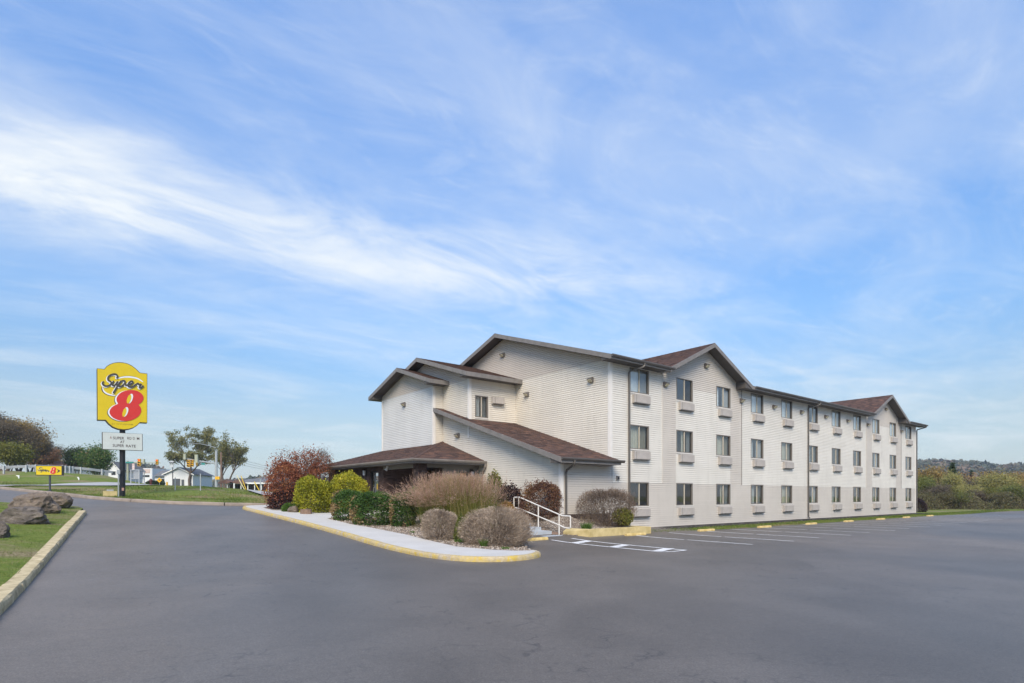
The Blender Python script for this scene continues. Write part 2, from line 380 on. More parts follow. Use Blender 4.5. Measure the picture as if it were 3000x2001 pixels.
mt['kerb_brown'] = M('kerb_brown', (.26, .215, .18), .9, .2, 2, bump=.4)
mt['yellow_conc'] = M('yellow_painted_concrete', (.52, .405, .17), .85, .18, 3, bump=.3, c2=(.63, .51, .26))
mt['stop_yellow'] = M('wheel_stop_yellow', (.52, .37, .11), .85, .22, 4, bump=.4, c2=(.64, .49, .22))
mt['line_white'] = M('road_paint_white', (.62, .62, .62), .75, .22, 5, c2=(.82, .82, .82))
mt['road_light'] = M('light_road', (.36, .355, .35), .9, .08, .6)

# ------------------------------------------------------------------ sheets over polygons
def inside(p, poly):
    x, y = p; c = False; j = len(poly) - 1
    for i in range(len(poly)):
        xi, yi = poly[i]; xj, yj = poly[j]
        if (yi > y) != (yj > y) and x < (xj - xi) * (y - yi) / (yj - yi) + xi: c = not c
        j = i
    return c
def dens(poly, step):
    out = []
    for i, a in enumerate(poly):
        b = poly[(i + 1) % len(poly)]; n = max(1, int(math.dist(a, b) / step))
        out += [(a[0] + (b[0] - a[0]) * k / n, a[1] + (b[1] - a[1]) * k / n) for k in range(n)]
    return out
def sheet(name, poly, zf, mat, step, skirt=0., parent=None, clip=None):
    """flat piece of ground over a world-space polygon, with side faces going down by skirt"""
    bd = dens(poly, step); pts = [Vector(p) for p in bd]; n = len(pts)
    xs = [p[0] for p in poly]; ys = [p[1] for p in poly]
    x = min(xs) + step * .5; row = 0
    while x < max(xs):
        y = min(ys) + step * (.25 + .5 * (row % 2))
        while y < max(ys):
            if inside((x, y), poly): pts.append(Vector((x, y)))
            y += step
        x += step * .87; row += 1
    v, e, f, *_ = delaunay_2d_cdt(pts, [(i, (i + 1) % n) for i in range(n)], [list(range(n))], 1, 1e-4)
    b = MB(); b.vert(*[(p.x, p.y, zf(p.x, p.y)) for p in v])
    for q in f:
        a_, b_, c_ = [v[i] for i in q[:3]]
        if (b_ - a_).cross(c_ - a_) < 0: q = q[::-1]
        b.face(q)
    if skirt:
        k = b.vert(*[(p[0], p[1], zf(*p)) for p in bd], *[(p[0], p[1], zf(*p) - skirt) for p in bd])
        for i in range(n): j = (i + 1) % n; b.face((k + i, k + n + i, k + n + j, k + j))
    return b.build(name, mat, parent, smooth=not skirt)
def wpoly(st): return [tuple(W(s, t).xy) for s, t in st]

# terrain: polar sheet, 3 km across
def build_terrain():
    ang = [R(a) for a in np.concatenate([np.arange(-48, 48, .45), np.arange(48, 312, 4.0)])]
    rad = np.concatenate([[.5, 4, 10, 16, 22], np.arange(26, 72, .55), np.geomspace(72, 900, 50)])
    V = []; na = len(ang)
    for r in rad:
        for a in ang:
            x, y = r * math.sin(a), r * math.cos(a); yy = y
            s, t = ST(x, y); z = tz(x, y)
            if y > 15 and abs(x) < 1.75 * y:
                e = float(np.interp(x / y, E_A, E_Y))
                z += -.07 if y < e + .2 else .06
                if y > e + 1: z += .10 * noise.noise(Vector((x * .25, y * .25, 0))) + .05 * noise.noise(Vector((x * .9, y * .9, 3)))
            else: z -= .07
            if s > 30 and y < 75 and t > -1: z = max(z, -.02)
            V.append((x, y, z))
    b = MB(); b.vert(*V)
    for i in range(len(rad) - 1):
        for k in range(na):
            j = (k + 1) % na; b.face((i * na + k, (i + 1) * na + k, (i + 1) * na + j, i * na + j)[::-1])
    b.face([k for k in range(na)][::-1])
    o = b.build('ground', mt['grass'], smooth=True); tag(o, kind='structure')
build_terrain()

far_edge = [(-75, 46), (-50, 44), (-36, 40.9), (-30.2, 37.4), (-24.6, 34), (-21.5, 32.7), (-18.8, 32), (-16, 32.2), (-13.9, 32.8), (-11.4, 33.6)]
lot_poly = far_edge + [tuple(W(*p).xy) for p in ((-1.5, 12), (2, 1.0), (36, 1.0), (110, 1.0), (110, -80))] + [(40, -45), (-75, -45)]
lot_o = sheet('parking_lot', lot_poly, lambda x, y: lotxy(x, y), mt['asphalt'], 1.6); tag(lot_o, kind='structure')

# ------------------------------------------------------------------ kerbs
def path_pts(st, step=.35):
    P = [W(*p).xy for p in st]; out = [P[0]]
    for a, b in zip(P, P[1:]):
        n = max(1, int((b - a).length / step))
        out += [a.lerp(b, (k + 1) / n) for k in range(n)]
    return out
def smooth_path(st, n=2):
    P = [Vector(p) for p in st]
    for _ in range(n):
        Q = [P[0]]
        for a, b in zip(P, P[1:]): Q += [a.lerp(b, .25), a.lerp(b, .75)]
        P = Q + [P[-1]]
    return [tuple(p) for p in P]
def offset(P, d):
    out = []
    for i, p in enumerate(P):
        t = (P[min(i + 1, len(P) - 1)] - P[max(i - 1, 0)]).normalized(); out.append(p + Vector((-t.y, t.x)) * d)
    return out
def kerb(name, P, width, h, mat, seg, zf, wob=.008, piece='kerb_stone'):
    """P: outer bottom line; the kerb lies to its left; built as separate stones"""
    root = empty(name, (0, 0, 0)); tag(root, kind='structure')
    I = offset(P, width); L_ = [0]
    for a, b in zip(P, P[1:]): L_.append(L_[-1] + (b - a).length)
    k0 = 0; rnd = random.Random(3)
    while k0 < len(P) - 1:
        k1 = k0 + 1
        while k1 < len(P) - 1 and L_[k1] - L_[k0] < seg: k1 += 1
        b = MB(); rows = []; dz = rnd.uniform(-.006, .006)
        for i in range(k0, k1 + 1):
            o, q = P[i].copy(), I[i].copy()
            if i == k0 and k0 > 0: o = o.lerp(P[i + 1], .03); q = q.lerp(I[i + 1], .03)
            z = zf(*o); d = (q - o).normalized(); j1, j2 = rnd.uniform(-wob, wob), rnd.uniform(-wob, wob)
            prof = [(0.0, -.06), (.005 + j1, h * .45), (.018 + j1, h - .03 + dz), (.045 + j2, h + dz), (width, h + dz + .002), (width, -.06)]
            rows.append(b.vert(*[((o + d * a).x, (o + d * a).y, z + c) for a, c in prof]))
        m = 6
        for r0, r1 in zip(rows, rows[1:]):
            for k in range(m - 1): b.face((r0 + k, r0 + k + 1, r1 + k + 1, r1 + k)[::-1])
        b.face([rows[0] + k for k in range(m)]); b.face([rows[-1] + k for k in range(m)][::-1])
        b.build(piece, mat, root); k0 = k1
    return root
# left kerb (beside the boulder lawn): runs away from the camera, lawn on its left
LK = [(-21.8, -24), (-20.95, -13), (-20.49, -7.3), (-20.18, -3.06), (-19.59, 3.31), (-19.1, 8.5), (-18.68, 13.0)]
lk_path = path_pts(LK); kerb('lawn_kerb', lk_path, .26, .15, mt['kerb_side'], 3.0, lotxy, .012)
# sidewalk kerb, runs from the rounded tip away
SK = smooth_path([(-9.35, -5.55), (-9.55, -6.15), (-10.5, -6.62), (-11.6, -6.35), (-12.15, -5.3), (-12.2, -3.2), (-12.2, -1.1), (-12.05, 2.2), (-12.02, 7.4), (-12.1, 12.0), (-12.15, 14.6), (-11.6, 15.6), (-9.0, 16.0)], 2)
sk_path = [p for p in path_pts(SK, .3)]
sk_path_r = sk_path[::-1]        # reversed so that the walk lies to its left
kerb('sidewalk_kerb', sk_path_r, .16, .13, mt['kerb_yellow'], 3.2, lotxy)
# far kerb behind the drive
fe = [Vector(p) for p in far_edge]; fe2 = [fe[0]]
for a, b in zip(fe, fe[1:]):
    n = max(1, int((b - a).length / 1.2)); fe2 += [a.lerp(b, (k + 1) / n) for k in range(n)]
kerb('drive_kerb', fe2[12:], .22, .17, mt['kerb_brown'], 4.5, lotxy)

# ------------------------------------------------------------------ lawn with boulders (left)
def lawn_z(x, y):
    s, t = ST(x, y); k = float(np.interp(t, [p[1] for p in LK], [p[0] for p in LK])); d = max(0, k - .2 - s)
    return lot(s, t) + .145 + .05 * (1 - math.exp(-d)) + .045 * d * sm(0, 6, d) + .03 * noise.noise(Vector((x * .8, y * .8, 1))) * sm(0, .8, d)
inner = offset(lk_path, .255)
lawn_poly = [tuple(p) for p in inner] + [tuple(W(*p).xy) for p in ((-18.75, 14.4), (-18.9, 15.6), (-19.8, 16.6), (-22, 17.8), (-27, 20), (-36, 24), (-46, 10), (-40, -24))]
o = sheet('lawn', lawn_poly, lawn_z, mt['lawn'], .9, .5); tag(o, kind='structure')

def blades(name, pts, h, w, tone, mat, lean=.5, parent=None):
    """one bent triangle per grass blade"""
    n = len(pts); P = np.asarray(pts); an = RNG.uniform(0, 6.283, n); hh = h * RNG.uniform(.5, 1.2, n); ww = w * RNG.uniform(.6, 1.3, n)
    dx = np.stack([np.cos(an), np.sin(an), np.zeros(n)], 1) * ww[:, None]
    a2 = RNG.uniform(0, 6.283, n); tip = np.stack([np.cos(a2) * lean * hh, np.sin(a2) * lean * hh, hh], 1)
    V = np.stack([P - dx, P + dx, P + tip], 1).reshape(-1, 3)
    return arrays(name, V, np.arange(3 * n).reshape(-1, 3), tone, mat, parent)
mt['blade'] = M_leaf('grass_blades', [(0, (.065, .115, .014)), (.40, (.130, .180, .030)), (.70, (.24, .225, .085)), (1, (.36, .29, .17))], .3, .8)
def scatter_poly(poly, n, zf):
    xs = [p[0] for p in poly]; ys = [p[1] for p in poly]; out = []; rnd = random.Random(len(poly) * 13 + n)
    while len(out) < n:
        x, y = rnd.uniform(min(xs), max(xs)), rnd.uniform(min(ys), max(ys))
        if inside((x, y), poly): out.append((x, y, zf(x, y) - .01))
    return out
def patchy(pts, sc=.6, base=.42, amp=.5):
    return np.array([min(1, max(0, base + amp * noise.noise(Vector((p[0] * sc, p[1] * sc, 5))) + random.gauss(0, .14))) for p in pts])
near_lawn = [tuple(W(*p).xy) for p in ((-20.9, -8), (-20.4, -3.06), (-19.85, 3.31), (-19.3, 9), (-18.95, 13), (-19, 15.2), (-22, 17.4), (-26, 14), (-24.5, -8))]
gp = scatter_poly(near_lawn, 34000, lawn_z)
tag(blades('lawn_grass', gp, .045, .006, patchy(gp, .9, .5, .85), mt['blade'], .9), 'short mown green and tan grass around the boulders', 'grass', kind='stuff')
bank = []
rb = random.Random(4)
while len(bank) < 26000:
    a = rb.uniform(-.90, -.37); e = float(np.interp(a, E_A, E_Y)); y = e + .5 + 14 * rb.random() ** 1.4; x = a * y
    bank.append((x, y, tz(x, y) + .05))
tag(blades('bank_grass', bank, .10, .016, np.clip(patchy(bank, .5, .34, .8) + np.array([.48 * sm(2.5, 4.5, q[1] - float(np.interp(q[0] / q[1], E_A, E_Y))) * (1 - sm(7, 9.5, q[1] - float(np.interp(q[0] / q[1], E_A, E_Y)))) for q in bank]), 0, 1), mt['blade'], .8), 'rough grass with dry tan patches on the bank beyond the drive', 'grass', kind='stuff')

# ------------------------------------------------------------------ sidewalk
sk_in = offset(sk_path_r, .158)
walk_in = [(-9.45, -5.75), (-10.0, -5.45), (-10.3, -4.8), (-10.62, -3.5), (-10.52, -2.2), (-10.4, 0), (-10.5, 2.5), (-10.66, 3.8), (-10.6, 6.6), (-9.8, 7.55), (-6.4, 7.75), (-6.4, 9.95), (-9.0, 10.05), (-9.84, 10.6), (-11.35, 11.8), (-11.3, 13.6), (-10.6, 14.7), (-9.0, 15.0)]
walk_poly = [tuple(p) for p in sk_in] + [tuple(W(*p).xy) for p in walk_in]
o = sheet('sidewalk', walk_poly, lambda x, y: lotxy(x, y) + .132, mt['concrete'], .8, .2); tag(o, kind='structure')

# ------------------------------------------------------------------ planting bed
BC = [(-10.5, t, lot(-10, t) + .13) for t in np.arange(-5, 7, .8)] + [(-9.5, -5.4, .12), (-8.9, -4.7, .08), (-8.0, -3.6, .06), (-6.9, -2.4, .06), (-6.2, -2.0, .05), (-5.6, -1.7, .05), (-4.3, -1.8, .05),
      (-3.4, -1.9, .30), (-2, -2, .30), (-.8, -2, .30), (-2, -.3, .62), (-3, 0, .74), (-.8, -.3, .42), (-4.4, -1.29, .10), (-4.4, -.06, .37), (-4.4, 1.19, .65), (-5.5, -1, .16),
      (-5.5, .3, .47), (-5.5, 1.2, .64), (-3.1, .3, .83), (-3.1, 2, .84), (-3.1, 4, .84), (-6, 5, .80), (-7, 5.3, .80), (-7.2, 7, .80), (-8, 0, .45), (-8, 3, .60), (-8, -3, .22), (-9.5, 0, .30),
      (-6.5, 1, .58), (-9.7, 7.3, .66), (-8, 7.4, .74), (-9.3, 10.4, .86), (-8, 10.2, .84), (-11.2, 12, .94), (-10, 13, 1.0), (-11.1, 13.8, 1.02), (-7, 12, .9), (-8, 15, 1.02)]
_B = np.array(BC)
def bed(s, t):
    d = (_B[:, 0] - s) ** 2 + (_B[:, 1] - t) ** 2; w = 1 / (d + .02) ** 1.6
    return float((w * _B[:, 2]).sum() / w.sum())
def bedxy(x, y):
    s, t = ST(x, y); z = bed(s, t) + .02 * noise.noise(Vector((x * 2, y * 2, 2)))
    if -5.75 < s < -4.25 and -1.9 < t < 2.6: z = min(z, float(np.interp(t, [-1.7, -1.0, -.37, .28, .89, 2.6], [-.02, .06, .18, .31, .45, .60])))
    return z
bed_main = [(-9.5, -5.6), (-9.45, -5.75), (-10.0, -5.45), (-10.3, -4.8), (-10.62, -3.5), (-10.52, -2.2), (-10.4, 0), (-10.5, 2.5), (-10.66, 3.8), (-10.6, 6.6), (-9.8, 7.55), (-6.7, 7.72), (-6.6, 5.3), (-2.9, 5.2),
            (-2.9, .1), (-.2, .1), (-.3, -2.0), (-3.6, -2.05), (-4.2, -1.75), (-5.6, -1.7), (-6.9, -2.3), (-8.0, -3.65), (-9.0, -4.8)]
o = sheet('planting_bed', wpoly(bed_main[::-1]), bedxy, mt['gravel'], .3, .3); tag(o, kind='structure')
bed_side = [(-6.5, 9.98), (-9.0, 10.08), (-9.84, 10.63), (-11.33, 11.82), (-11.28, 13.6), (-10.6, 14.68), (-7.0, 15.2), (-6.3, 12)]
o = sheet('planting_bed', wpoly(bed_side[::-1]), bedxy, mt['gravel'], .5, .3); tag(o, kind='structure')
def pebbles(name, poly, n, zf, r, mat, label):
    pts = np.array(scatter_poly(poly, n, zf)); n = len(pts)
    base = np.array([(1, 0, 0), (-1, 0, 0), (0, 1, 0), (0, -1, 0), (0, 0, .7), (0, 0, -.7)]); fc = np.array([(0, 2, 4), (2, 1, 4), (1, 3, 4), (3, 0, 4), (2, 0, 5), (1, 2, 5), (3, 1, 5), (0, 3, 5)])
    an = RNG.uniform(0, 6.28, n); sc = r * RNG.uniform(.5, 1.5, n); c, s = np.cos(an), np.sin(an)
    V = base[None] * np.stack([np.ones(n), RNG.uniform(.5, 1, n), RNG.uniform(.5, .9, n)], 1)[:, None] * sc[:, None, None]
    X = V[..., 0] * c[:, None] - V[..., 1] * s[:, None]; Y = V[..., 0] * s[:, None] + V[..., 1] * c[:, None]
    V = np.stack([X, Y, V[..., 2]], -1) + pts[:, None] + np.array([0, 0, .012])
    Fc = (fc[None] + (np.arange(n) * 6)[:, None, None]).reshape(-1, 3)
    o = arrays(name, V.reshape(-1, 3), Fc, np.repeat(RNG.random(n), 8), mat); tag(o, label, 'gravel', kind='stuff')
pebbles('gravel', wpoly(bed_main), 15000, bedxy, .030, mt['pebble'], 'loose tan river pebbles covering the planting bed')

# strip along the facade
def strip_z(x, y): return .045 + .02 * noise.noise(Vector((x * 1.5, y * 1.5, 0)))
o = sheet('grass_strip', wpoly([(-.1, -1.0), (-.05, -2.15), (6, -2.35), (36, -2.45), (42, -3.1), (52, -2.7), (64, -3.6), (108, -4), (108, 3), (40.5, 3), (40.4, -.9)]), strip_z, mt['grass_strip'], 1.2, .1); tag(o, kind='structure')
o = sheet('gravel_strip', wpoly([(-.3, .1), (-.2, -1.15), (12, -1.12), (30, -1.05), (40.6, -1.0), (40.6, .1)]), lambda x, y: .075 + .02 * noise.noise(Vector((x * 2, y * 2, 0))), mt['dark_gravel'], .8, .1); tag(o, kind='structure')
pebbles('dark_gravel', wpoly([(-.2, -.02), (-.15, -1.1), (12, -1.1), (30, -1.0), (40.5, -.95), (40.5, -.02)]), 7000, lambda x, y: .075, .035, mt['dark_pebble'], 'dark crushed stone along the foot of the long facade')
sp = scatter_poly(wpoly([(0, -1.1), (0, -2.25), (6, -2.4), (36, -2.5), (42, -3.1), (60, -3), (60, -1), (40, -1)]), 16000, strip_z)
tag(blades('strip_grass', sp, .09, .012, patchy(sp, .3, .30, .3), mt['blade'], .6), 'narrow band of bright green grass behind the wheel stops', 'grass', kind='stuff')

# ------------------------------------------------------------------ parking lines
def pline(pts, w=.115, z=.006):
    P = [W(*p) for p in pts]; b = MB()
    for a, c in zip(P, P[1:]):
        d = (c - a); n = max(1, int(d.length / .8)); q = Vector((-d.y, d.x, 0)).normalized() * w / 2
        for k in range(n):
            e, f = a.lerp(c, k / n), a.lerp(c, (k + 1) / n)
            b.poly([(v.x, v.y, lotxy(v.x, v.y) + z) for v in (e - q, f - q, f + q, e + q)])
    return b.build('parking_line', mt['line_white'], lot_o)
for k in range(18):
    s = -1.6 + 2.47 * k
    pline([(s, -2.55), (s + .05, -5.0)]); pline([(s + .05, -5.15), (s + .02, -7.7 - .2 * (k % 2))])
pline([(-5.92, -2.5), (-6.05, -7.4)]); pline([(-4.86, -2.45), (-5.05, -7.5)]); pline([(-6.05, -7.40), (-5.72, -7.52), (-5.05, -7.5)], .10, .008)
for t in (-3.55, -5.3, -7.0): pline([(-5.97, t - .15), (-4.95, t + .15)], .32, .010)
for k in range(9):                      # stalls painted farther out in the lot
    s = 22 + 3.2 * k; pline([(s, -12.5), (s, -15.5)])

# ------------------------------------------------------------------ wheel stops
def wheel_stop():
    b = MB(); prof = [(-.085, 0), (-.08, .05), (-.055, .095), (.055, .095), (.08, .05), (.085, 0)]; n = 6
    xs = [-.93, -.90, .90, .93]; k = []
    for x in xs:
        f = .9 if abs(x) > .92 else 1
        k.append(b.vert(*[(x, y * f, z * f) for y, z in prof]))
    for r0, r1 in zip(k, k[1:]):
        for i in range(n - 1): b.face((r0 + i, r1 + i, r1 + i + 1, r0 + i + 1)[::-1])
    b.face([k[0] + i for i in range(n)][::-1]); b.face([k[-1] + i for i in range(n)])
    return b
stop0 = None
nth = ['second', 'third', 'fourth', 'fifth', 'sixth', 'seventh', 'eighth', 'ninth']
stops_s = [(-6.55, -2.33, 'short yellow concrete wheel stop at the foot of the grey steps'), (-1.55, -2.72, 'yellow concrete wheel stop in front of the yellow planter wall')]
for i, s in enumerate([3.42, 8.62, 13.85, 18.9, 24.1, 29.0, 34.2]):
    stops_s.append((s, -2.72, f'yellow concrete wheel stop at the grass strip, {"nearest" if i == 0 else nth[i - 1] + " out"} from the planter wall'))
for i, (s, t, lab) in enumerate(stops_s):
    if i == 0: stop0 = wheel_stop().build('wheel_stop', mt['stop_yellow']); o = stop0
    else: o = stop0.copy(); col.objects.link(o)
    p = W(s, t); o.location = (p.x, p.y, lot(s, t) - .002); o.rotation_euler.z = ANG + random.uniform(-.02, .02)
    if i == 0: o.scale = (.62, 1, 1)
    tag(o, lab, 'wheel stop', 'yellow wheel stops along the parking bays')

# ------------------------------------------------------------------ planter wall, steps, handrail
def st_prism(b, st, z0, z1, **k): b.prism([W(s, t, z0) for s, t in st], (0, 0, z1 - z0), **k)
pw = empty('planter_wall', W(-2, -2.3, .0)); tag(pw, 'low yellow painted concrete planter wall beside the steps', 'planter')
def loc(o, p): # meshes given in world coordinates under an empty
    o.location = -p; return o
b = MB(); zt = .34
b.prism([W(-3.85, -2.42, -.05), W(-.25, -2.48, -.05), W(-.25, -2.06, -.05), W(-3.4, -2.02, -.05)], (0, 0, zt + .05))
loc(b.build('front_wall', mt['yellow_conc'], pw), pw.location)
b = MB(); b.prism([W(-.66, -2.062, -.05), W(-.25, -2.062, -.05), W(-.25, -.35, -.05), W(-.66, -.35, -.05)], (0, 0, zt + .05)); loc(b.build('side_wall', mt['yellow_conc'], pw), pw.location)
b = MB()
n = b.vert(W(-3.852, -2.42, -.05), W(-3.402, -2.018, -.05), W(-3.75, -1.05, .10), W(-4.1, -1.2, .10), W(-3.852, -2.42, zt - .01), W(-3.402, -2.018, zt - .01), W(-3.75, -1.05, .34), W(-4.1, -1.2, .22))
for q in ((3, 2, 1, 0), (4, 5, 6, 7), (0, 1, 5, 4), (1, 2, 6, 5), (2, 3, 7, 6), (3, 0, 4, 7)): b.face([n + i for i in q])
loc(b.build('wing_wall', mt['yellow_conc'], pw), pw.location)

stp = empty('steps', W(-4.95, -1.2, 0)); tag(stp, 'pale grey concrete steps climbing beside the white handrail', 'steps')
tops = [(-1.62, .11), (-1.0, .25), (-.37, .38), (.28, .52), (.89, .65)]
for i, (t0, zt_) in enumerate(tops):
    b = MB(); t1 = tops[i + 1][0] + .04 if i < 4 else 2.6
    st_prism(b, [(-5.42, t0), (-4.52, t0), (-4.52, t1), (-5.42, t1)], zt_ - .30, zt_); loc(b.build('step', mt['step'], stp), stp.location)
hr = empty('handrail', W(-4.4, 0, .37)); tag(hr, 'white painted pipe handrail with rust spots along the steps', 'handrail')
mt['rail'] = M('white_rusty_pipe', (.66, .62, .56), .5, .1, 5, c2=(.74, .73, .70))
_m = mt['rail']; _nt = _m.node_tree; _b = [n for n in _nt.nodes if n.type == 'BSDF_PRINCIPLED'][0]; _src = _b.inputs['Base Color'].links[0].from_socket
_nt.links.new(nmix(_nt, nramp(_nt, nnoise(_nt, 6, 6, .7, ncoord(_nt)), [(.56, 0.), (.68, .8)]), _src, (.34, .15, .05)), _b.inputs['Base Color'])
RS = -4.4
for t, z0, z1 in ((-1.29, .0, .88), (-.06, .25, 1.20), (1.19, .5, 1.55)):
    b = MB(); b.tube([W(RS, t, z0), W(RS, t, z1)], .026, 8); loc(b.build('post', mt['rail'], hr), hr.location)
b = MB(); b.tube([W(RS, 1.19, 1.10), W(RS, 1.50, 1.12), W(RS, 1.52, 1.15), W(RS, 1.52, 1.53), W(RS, 1.50, 1.56), W(RS, 1.19, 1.57), W(RS, 1.08, 1.55), W(RS, -1.29, .90), W(RS, -1.45, .86), W(RS, -1.90, .85), W(RS, -1.92, .82), W(RS, -1.92, .42), W(RS, -1.88, .385), W(RS, -1.6, .40), W(RS, -1.29, .49)], .026, 8, cap=True)
loc(b.build('top_rail', mt['rail'], hr), hr.location)
b = MB(); b.tube([W(RS, -1.29, .49), W(RS, -.06, .79), W(RS, 1.19, 1.10)], .026, 8); loc(b.build('lower_rail', mt['rail'], hr), hr.location)

# ================================================================== the motel
motel = empty('motel_building', W(0, 0, 0), ANG)
tag(motel, 'three storey cream sided motel with brown shingle gables and brick entrance', 'motel')
mt['glass_screen'] = M_glass('screened_glass', (.50, .52, .53), .05)
mt['amber'] = M('amber_glow_paint', (.42, .19, .035), .5, .2, 4)  # warm light from inside the side door, put into the panel's flat amber colour
mt['mortar_tan'] = mt['tan_wall']
EXPO = .1016
def wp(axis, c, a, z, off): return (a, c - off, z) if axis == 'x' else (c - off, a, z)
def bands(lo, hi, z0, z1, holes):
    """z sub-bands and free intervals"""
    zs = sorted({z0, z1} | {z for h in holes for z in h[2:4] if z0 < z < z1})
    for a, b in zip(zs, zs[1:]):
        m = (a + b) / 2; cuts = sorted((max(lo, h[0]), min(hi, h[1])) for h in holes if h[2] < m < h[3] and h[1] > lo and h[0] < hi)
        x = lo; iv = []
        for p, q in cuts:
            if p > x + 1e-4: iv.append((x, p))
            x = max(x, q)
        if hi > x + 1e-4: iv.append((x, hi))
        yield a, b, iv
def siding(axis, c, a0, a1, z0, z1, mat, parent, holes=(), clip=None, lap=.020, seed=0):
    b = MB(); rnd = random.Random(seed + int(a0 * 10)); k = math.floor(z0 / EXPO)
    while k * EXPO < z1:
        zb, ztp = k * EXPO, (k + 1) * EXPO; y0, y1 = max(zb, z0), min(ztp, z1); k += 1
        if y1 - y0 < 1e-4: continue
        lo, hi, lo1, hi1 = a0, a1, a0, a1
        if clip:
            p, q = clip(y0); lo, hi = max(lo, p), min(hi, q); p, q = clip(y1); lo1, hi1 = max(a0, p), min(a1, q)
            if hi - lo < .02: continue
            if hi1 < lo1: lo1 = hi1 = (lo1 + hi1) / 2
        fr = .85; gz_ = zb + EXPO * fr
        of = lambda z: lap - .010 * (z - zb) / EXPO if z < gz_ + 1e-6 else -.022
        seam = rnd.uniform(0, 3.8)
        for p, q, iv in bands(lo, hi, y0, y1, list(holes) + [(1e6, 1e6 + 1, gz_, 1e6)]):
            groove = (p + q) / 2 > gz_
            o0, o1 = (-.022, -.022) if groove else (lap - .010 * (p - zb) / EXPO, lap - .010 * (q - zb) / EXPO)
            fp, fq = (p - y0) / (y1 - y0), (q - y0) / (y1 - y0)
            lp, hp_, lq, hq = lo + (lo1 - lo) * fp, hi + (hi1 - hi) * fp, lo + (lo1 - lo) * fq, hi + (hi1 - hi) * fq
            for u, v in iv:
                xs = [u] + [x for x in np.arange(a0 - seam, a1, 3.8) if u + .3 < x < v - .3] + [v]
                for x0, x1 in zip(xs, xs[1:]):
                    tone = rnd.random(); e0, e1 = x0 <= lo + 1e-6, x1 >= hi - 1e-6
                    a_, c_, d_, f_ = lp if e0 else x0, hp_ if e1 else x1, hq if e1 else x1, lq if e0 else x0
                    b.poly([wp(axis, c, a_, p, o0), wp(axis, c, c_, p, o0), wp(axis, c, d_, q, o1), wp(axis, c, f_, q, o1)], tone)
                    if p == y0 and not groove: b.poly([wp(axis, c, a_, p, o0), wp(axis, c, a_, p, -.022), wp(axis, c, c_, p, -.022), wp(axis, c, c_, p, o0)], tone)
                    if groove and abs(p - gz_) < 1e-6: b.poly([wp(axis, c, a_, p, lap - .008), wp(axis, c, c_, p, lap - .008), wp(axis, c, c_, p, -.022), wp(axis, c, a_, p, -.022)], tone)
    o = b.build('siding', mat, parent); tag(o, kind='stuff'); return o
def backing(name, axis, c, a0, a1, z0, z1, holes=(), clip=None, mat=None):
    b = MB(); zs = np.linspace(z0, z1, 40) if clip else [z0, z1]
    for p0, q0 in zip(zs, zs[1:]):
        lo, hi = a0, a1
        if clip: l, h = clip(q0); lo, hi = max(lo, l), min(hi, h)
        if hi - lo < .02: continue
        for p, q, iv in bands(lo, hi, p0, q0, holes):
            for u, v in iv: b.poly([wp(axis, c, u, p, -.03), wp(axis, c, v, p, -.03), wp(axis, c, v, q, -.03), wp(axis, c, u, q, -.03)])
    return b.build(name, mat or mt['corner_board'], motel)

WIN_W, WIN_H = 1.42, 1.145
cols = [2.75 + 3.62 * k for k in range(11)]
rows = [1.13, 3.84, 6.51]
holes = [(r - WIN_W, r, z, z + WIN_H) for r in cols for z in rows]
D1, D2, DH, DZ, DM = 7.485, 32.75, 3.83, 9.66, .47              # dormers: centre, half width, ridge height, pitch
ROOF_M = .322
def dclip(c): return lambda z: (c - (9.60 - z) / DM, c + (9.60 - z) / DM)
# long facade
fw = backing('facade_wall', 'x', 0, 0, 40.07, .09, 7.72, holes)
def zone(a0, a1, z0, z1, mat, sd_): siding('x', 0, a0, a1, z0, z1, mat, fw, [h for h in holes if h[1] > a0 and h[0] < a1], seed=sd_)
ws, ts = mt['white_siding'], mt['tan_siding']
zone(.12, 40.0, .10, 2.235, ts, 1)
for i, (a0, a1, m_) in enumerate([(.12, 3.8, ws), (3.8, 4.92, ts), (4.92, 9.98, ws), (9.98, 11.17, ts), (11.17, 29.08, ws), (29.08, 30.26, ts), (30.26, 35.3, ws), (35.3, 36.52, ts), (36.52, 40.0, ws)]):
    zone(a0, a1, 2.24, 7.72 if m_ is ws and i in (0, 4, 8) else 7.18 if m_ is ws else 7.72, m_, 10 + i)
for c0, a0, a1 in ((D1, 3.8, 11.17), (D2, 29.08, 36.52)):
    gw = backing('gable_wall', 'x', 0, a0, a1, 7.72, 9.6, (), dclip(c0))
    b0, b1 = (4.92, 9.98) if c0 == D1 else (30.26, 35.3)
    siding('x', 0, b0, b1, 7.185, 7.72, ts, fw, [h for h in holes if b0 < h[0] < b1], seed=4)
    siding('x', 0, a0, a1, 7.725, 9.6, ts, gw, (), dclip(c0), seed=5)
    for a in (a0, a1):                                          # vertical joint strips beside the gable bay
        b = MB(); b.box(a - .02, a + .02, -.034, 0, 2.24, 7.7); b.build('joint_strip', mt['fascia'] if a == a1 else mt['tan_siding'], fw)
b = MB(); b.box(-.03, .12, -.034, .0, 3.0, 7.72); b.box(-.034, .0, 0, .12, 3.0, 7.72); b.build('corner_board', mt['corner_board'], fw)
b = MB(); b.box(39.98, 40.1, -.034, .12, .1, 7.72); b.build('corner_board', mt['corner_board'], fw)
b = MB(); b.box(0, 40.07, -.02, .25, -.3, .095); b.build('foundation', M('foundation', (.05, .047, .045), .9, .2), motel)
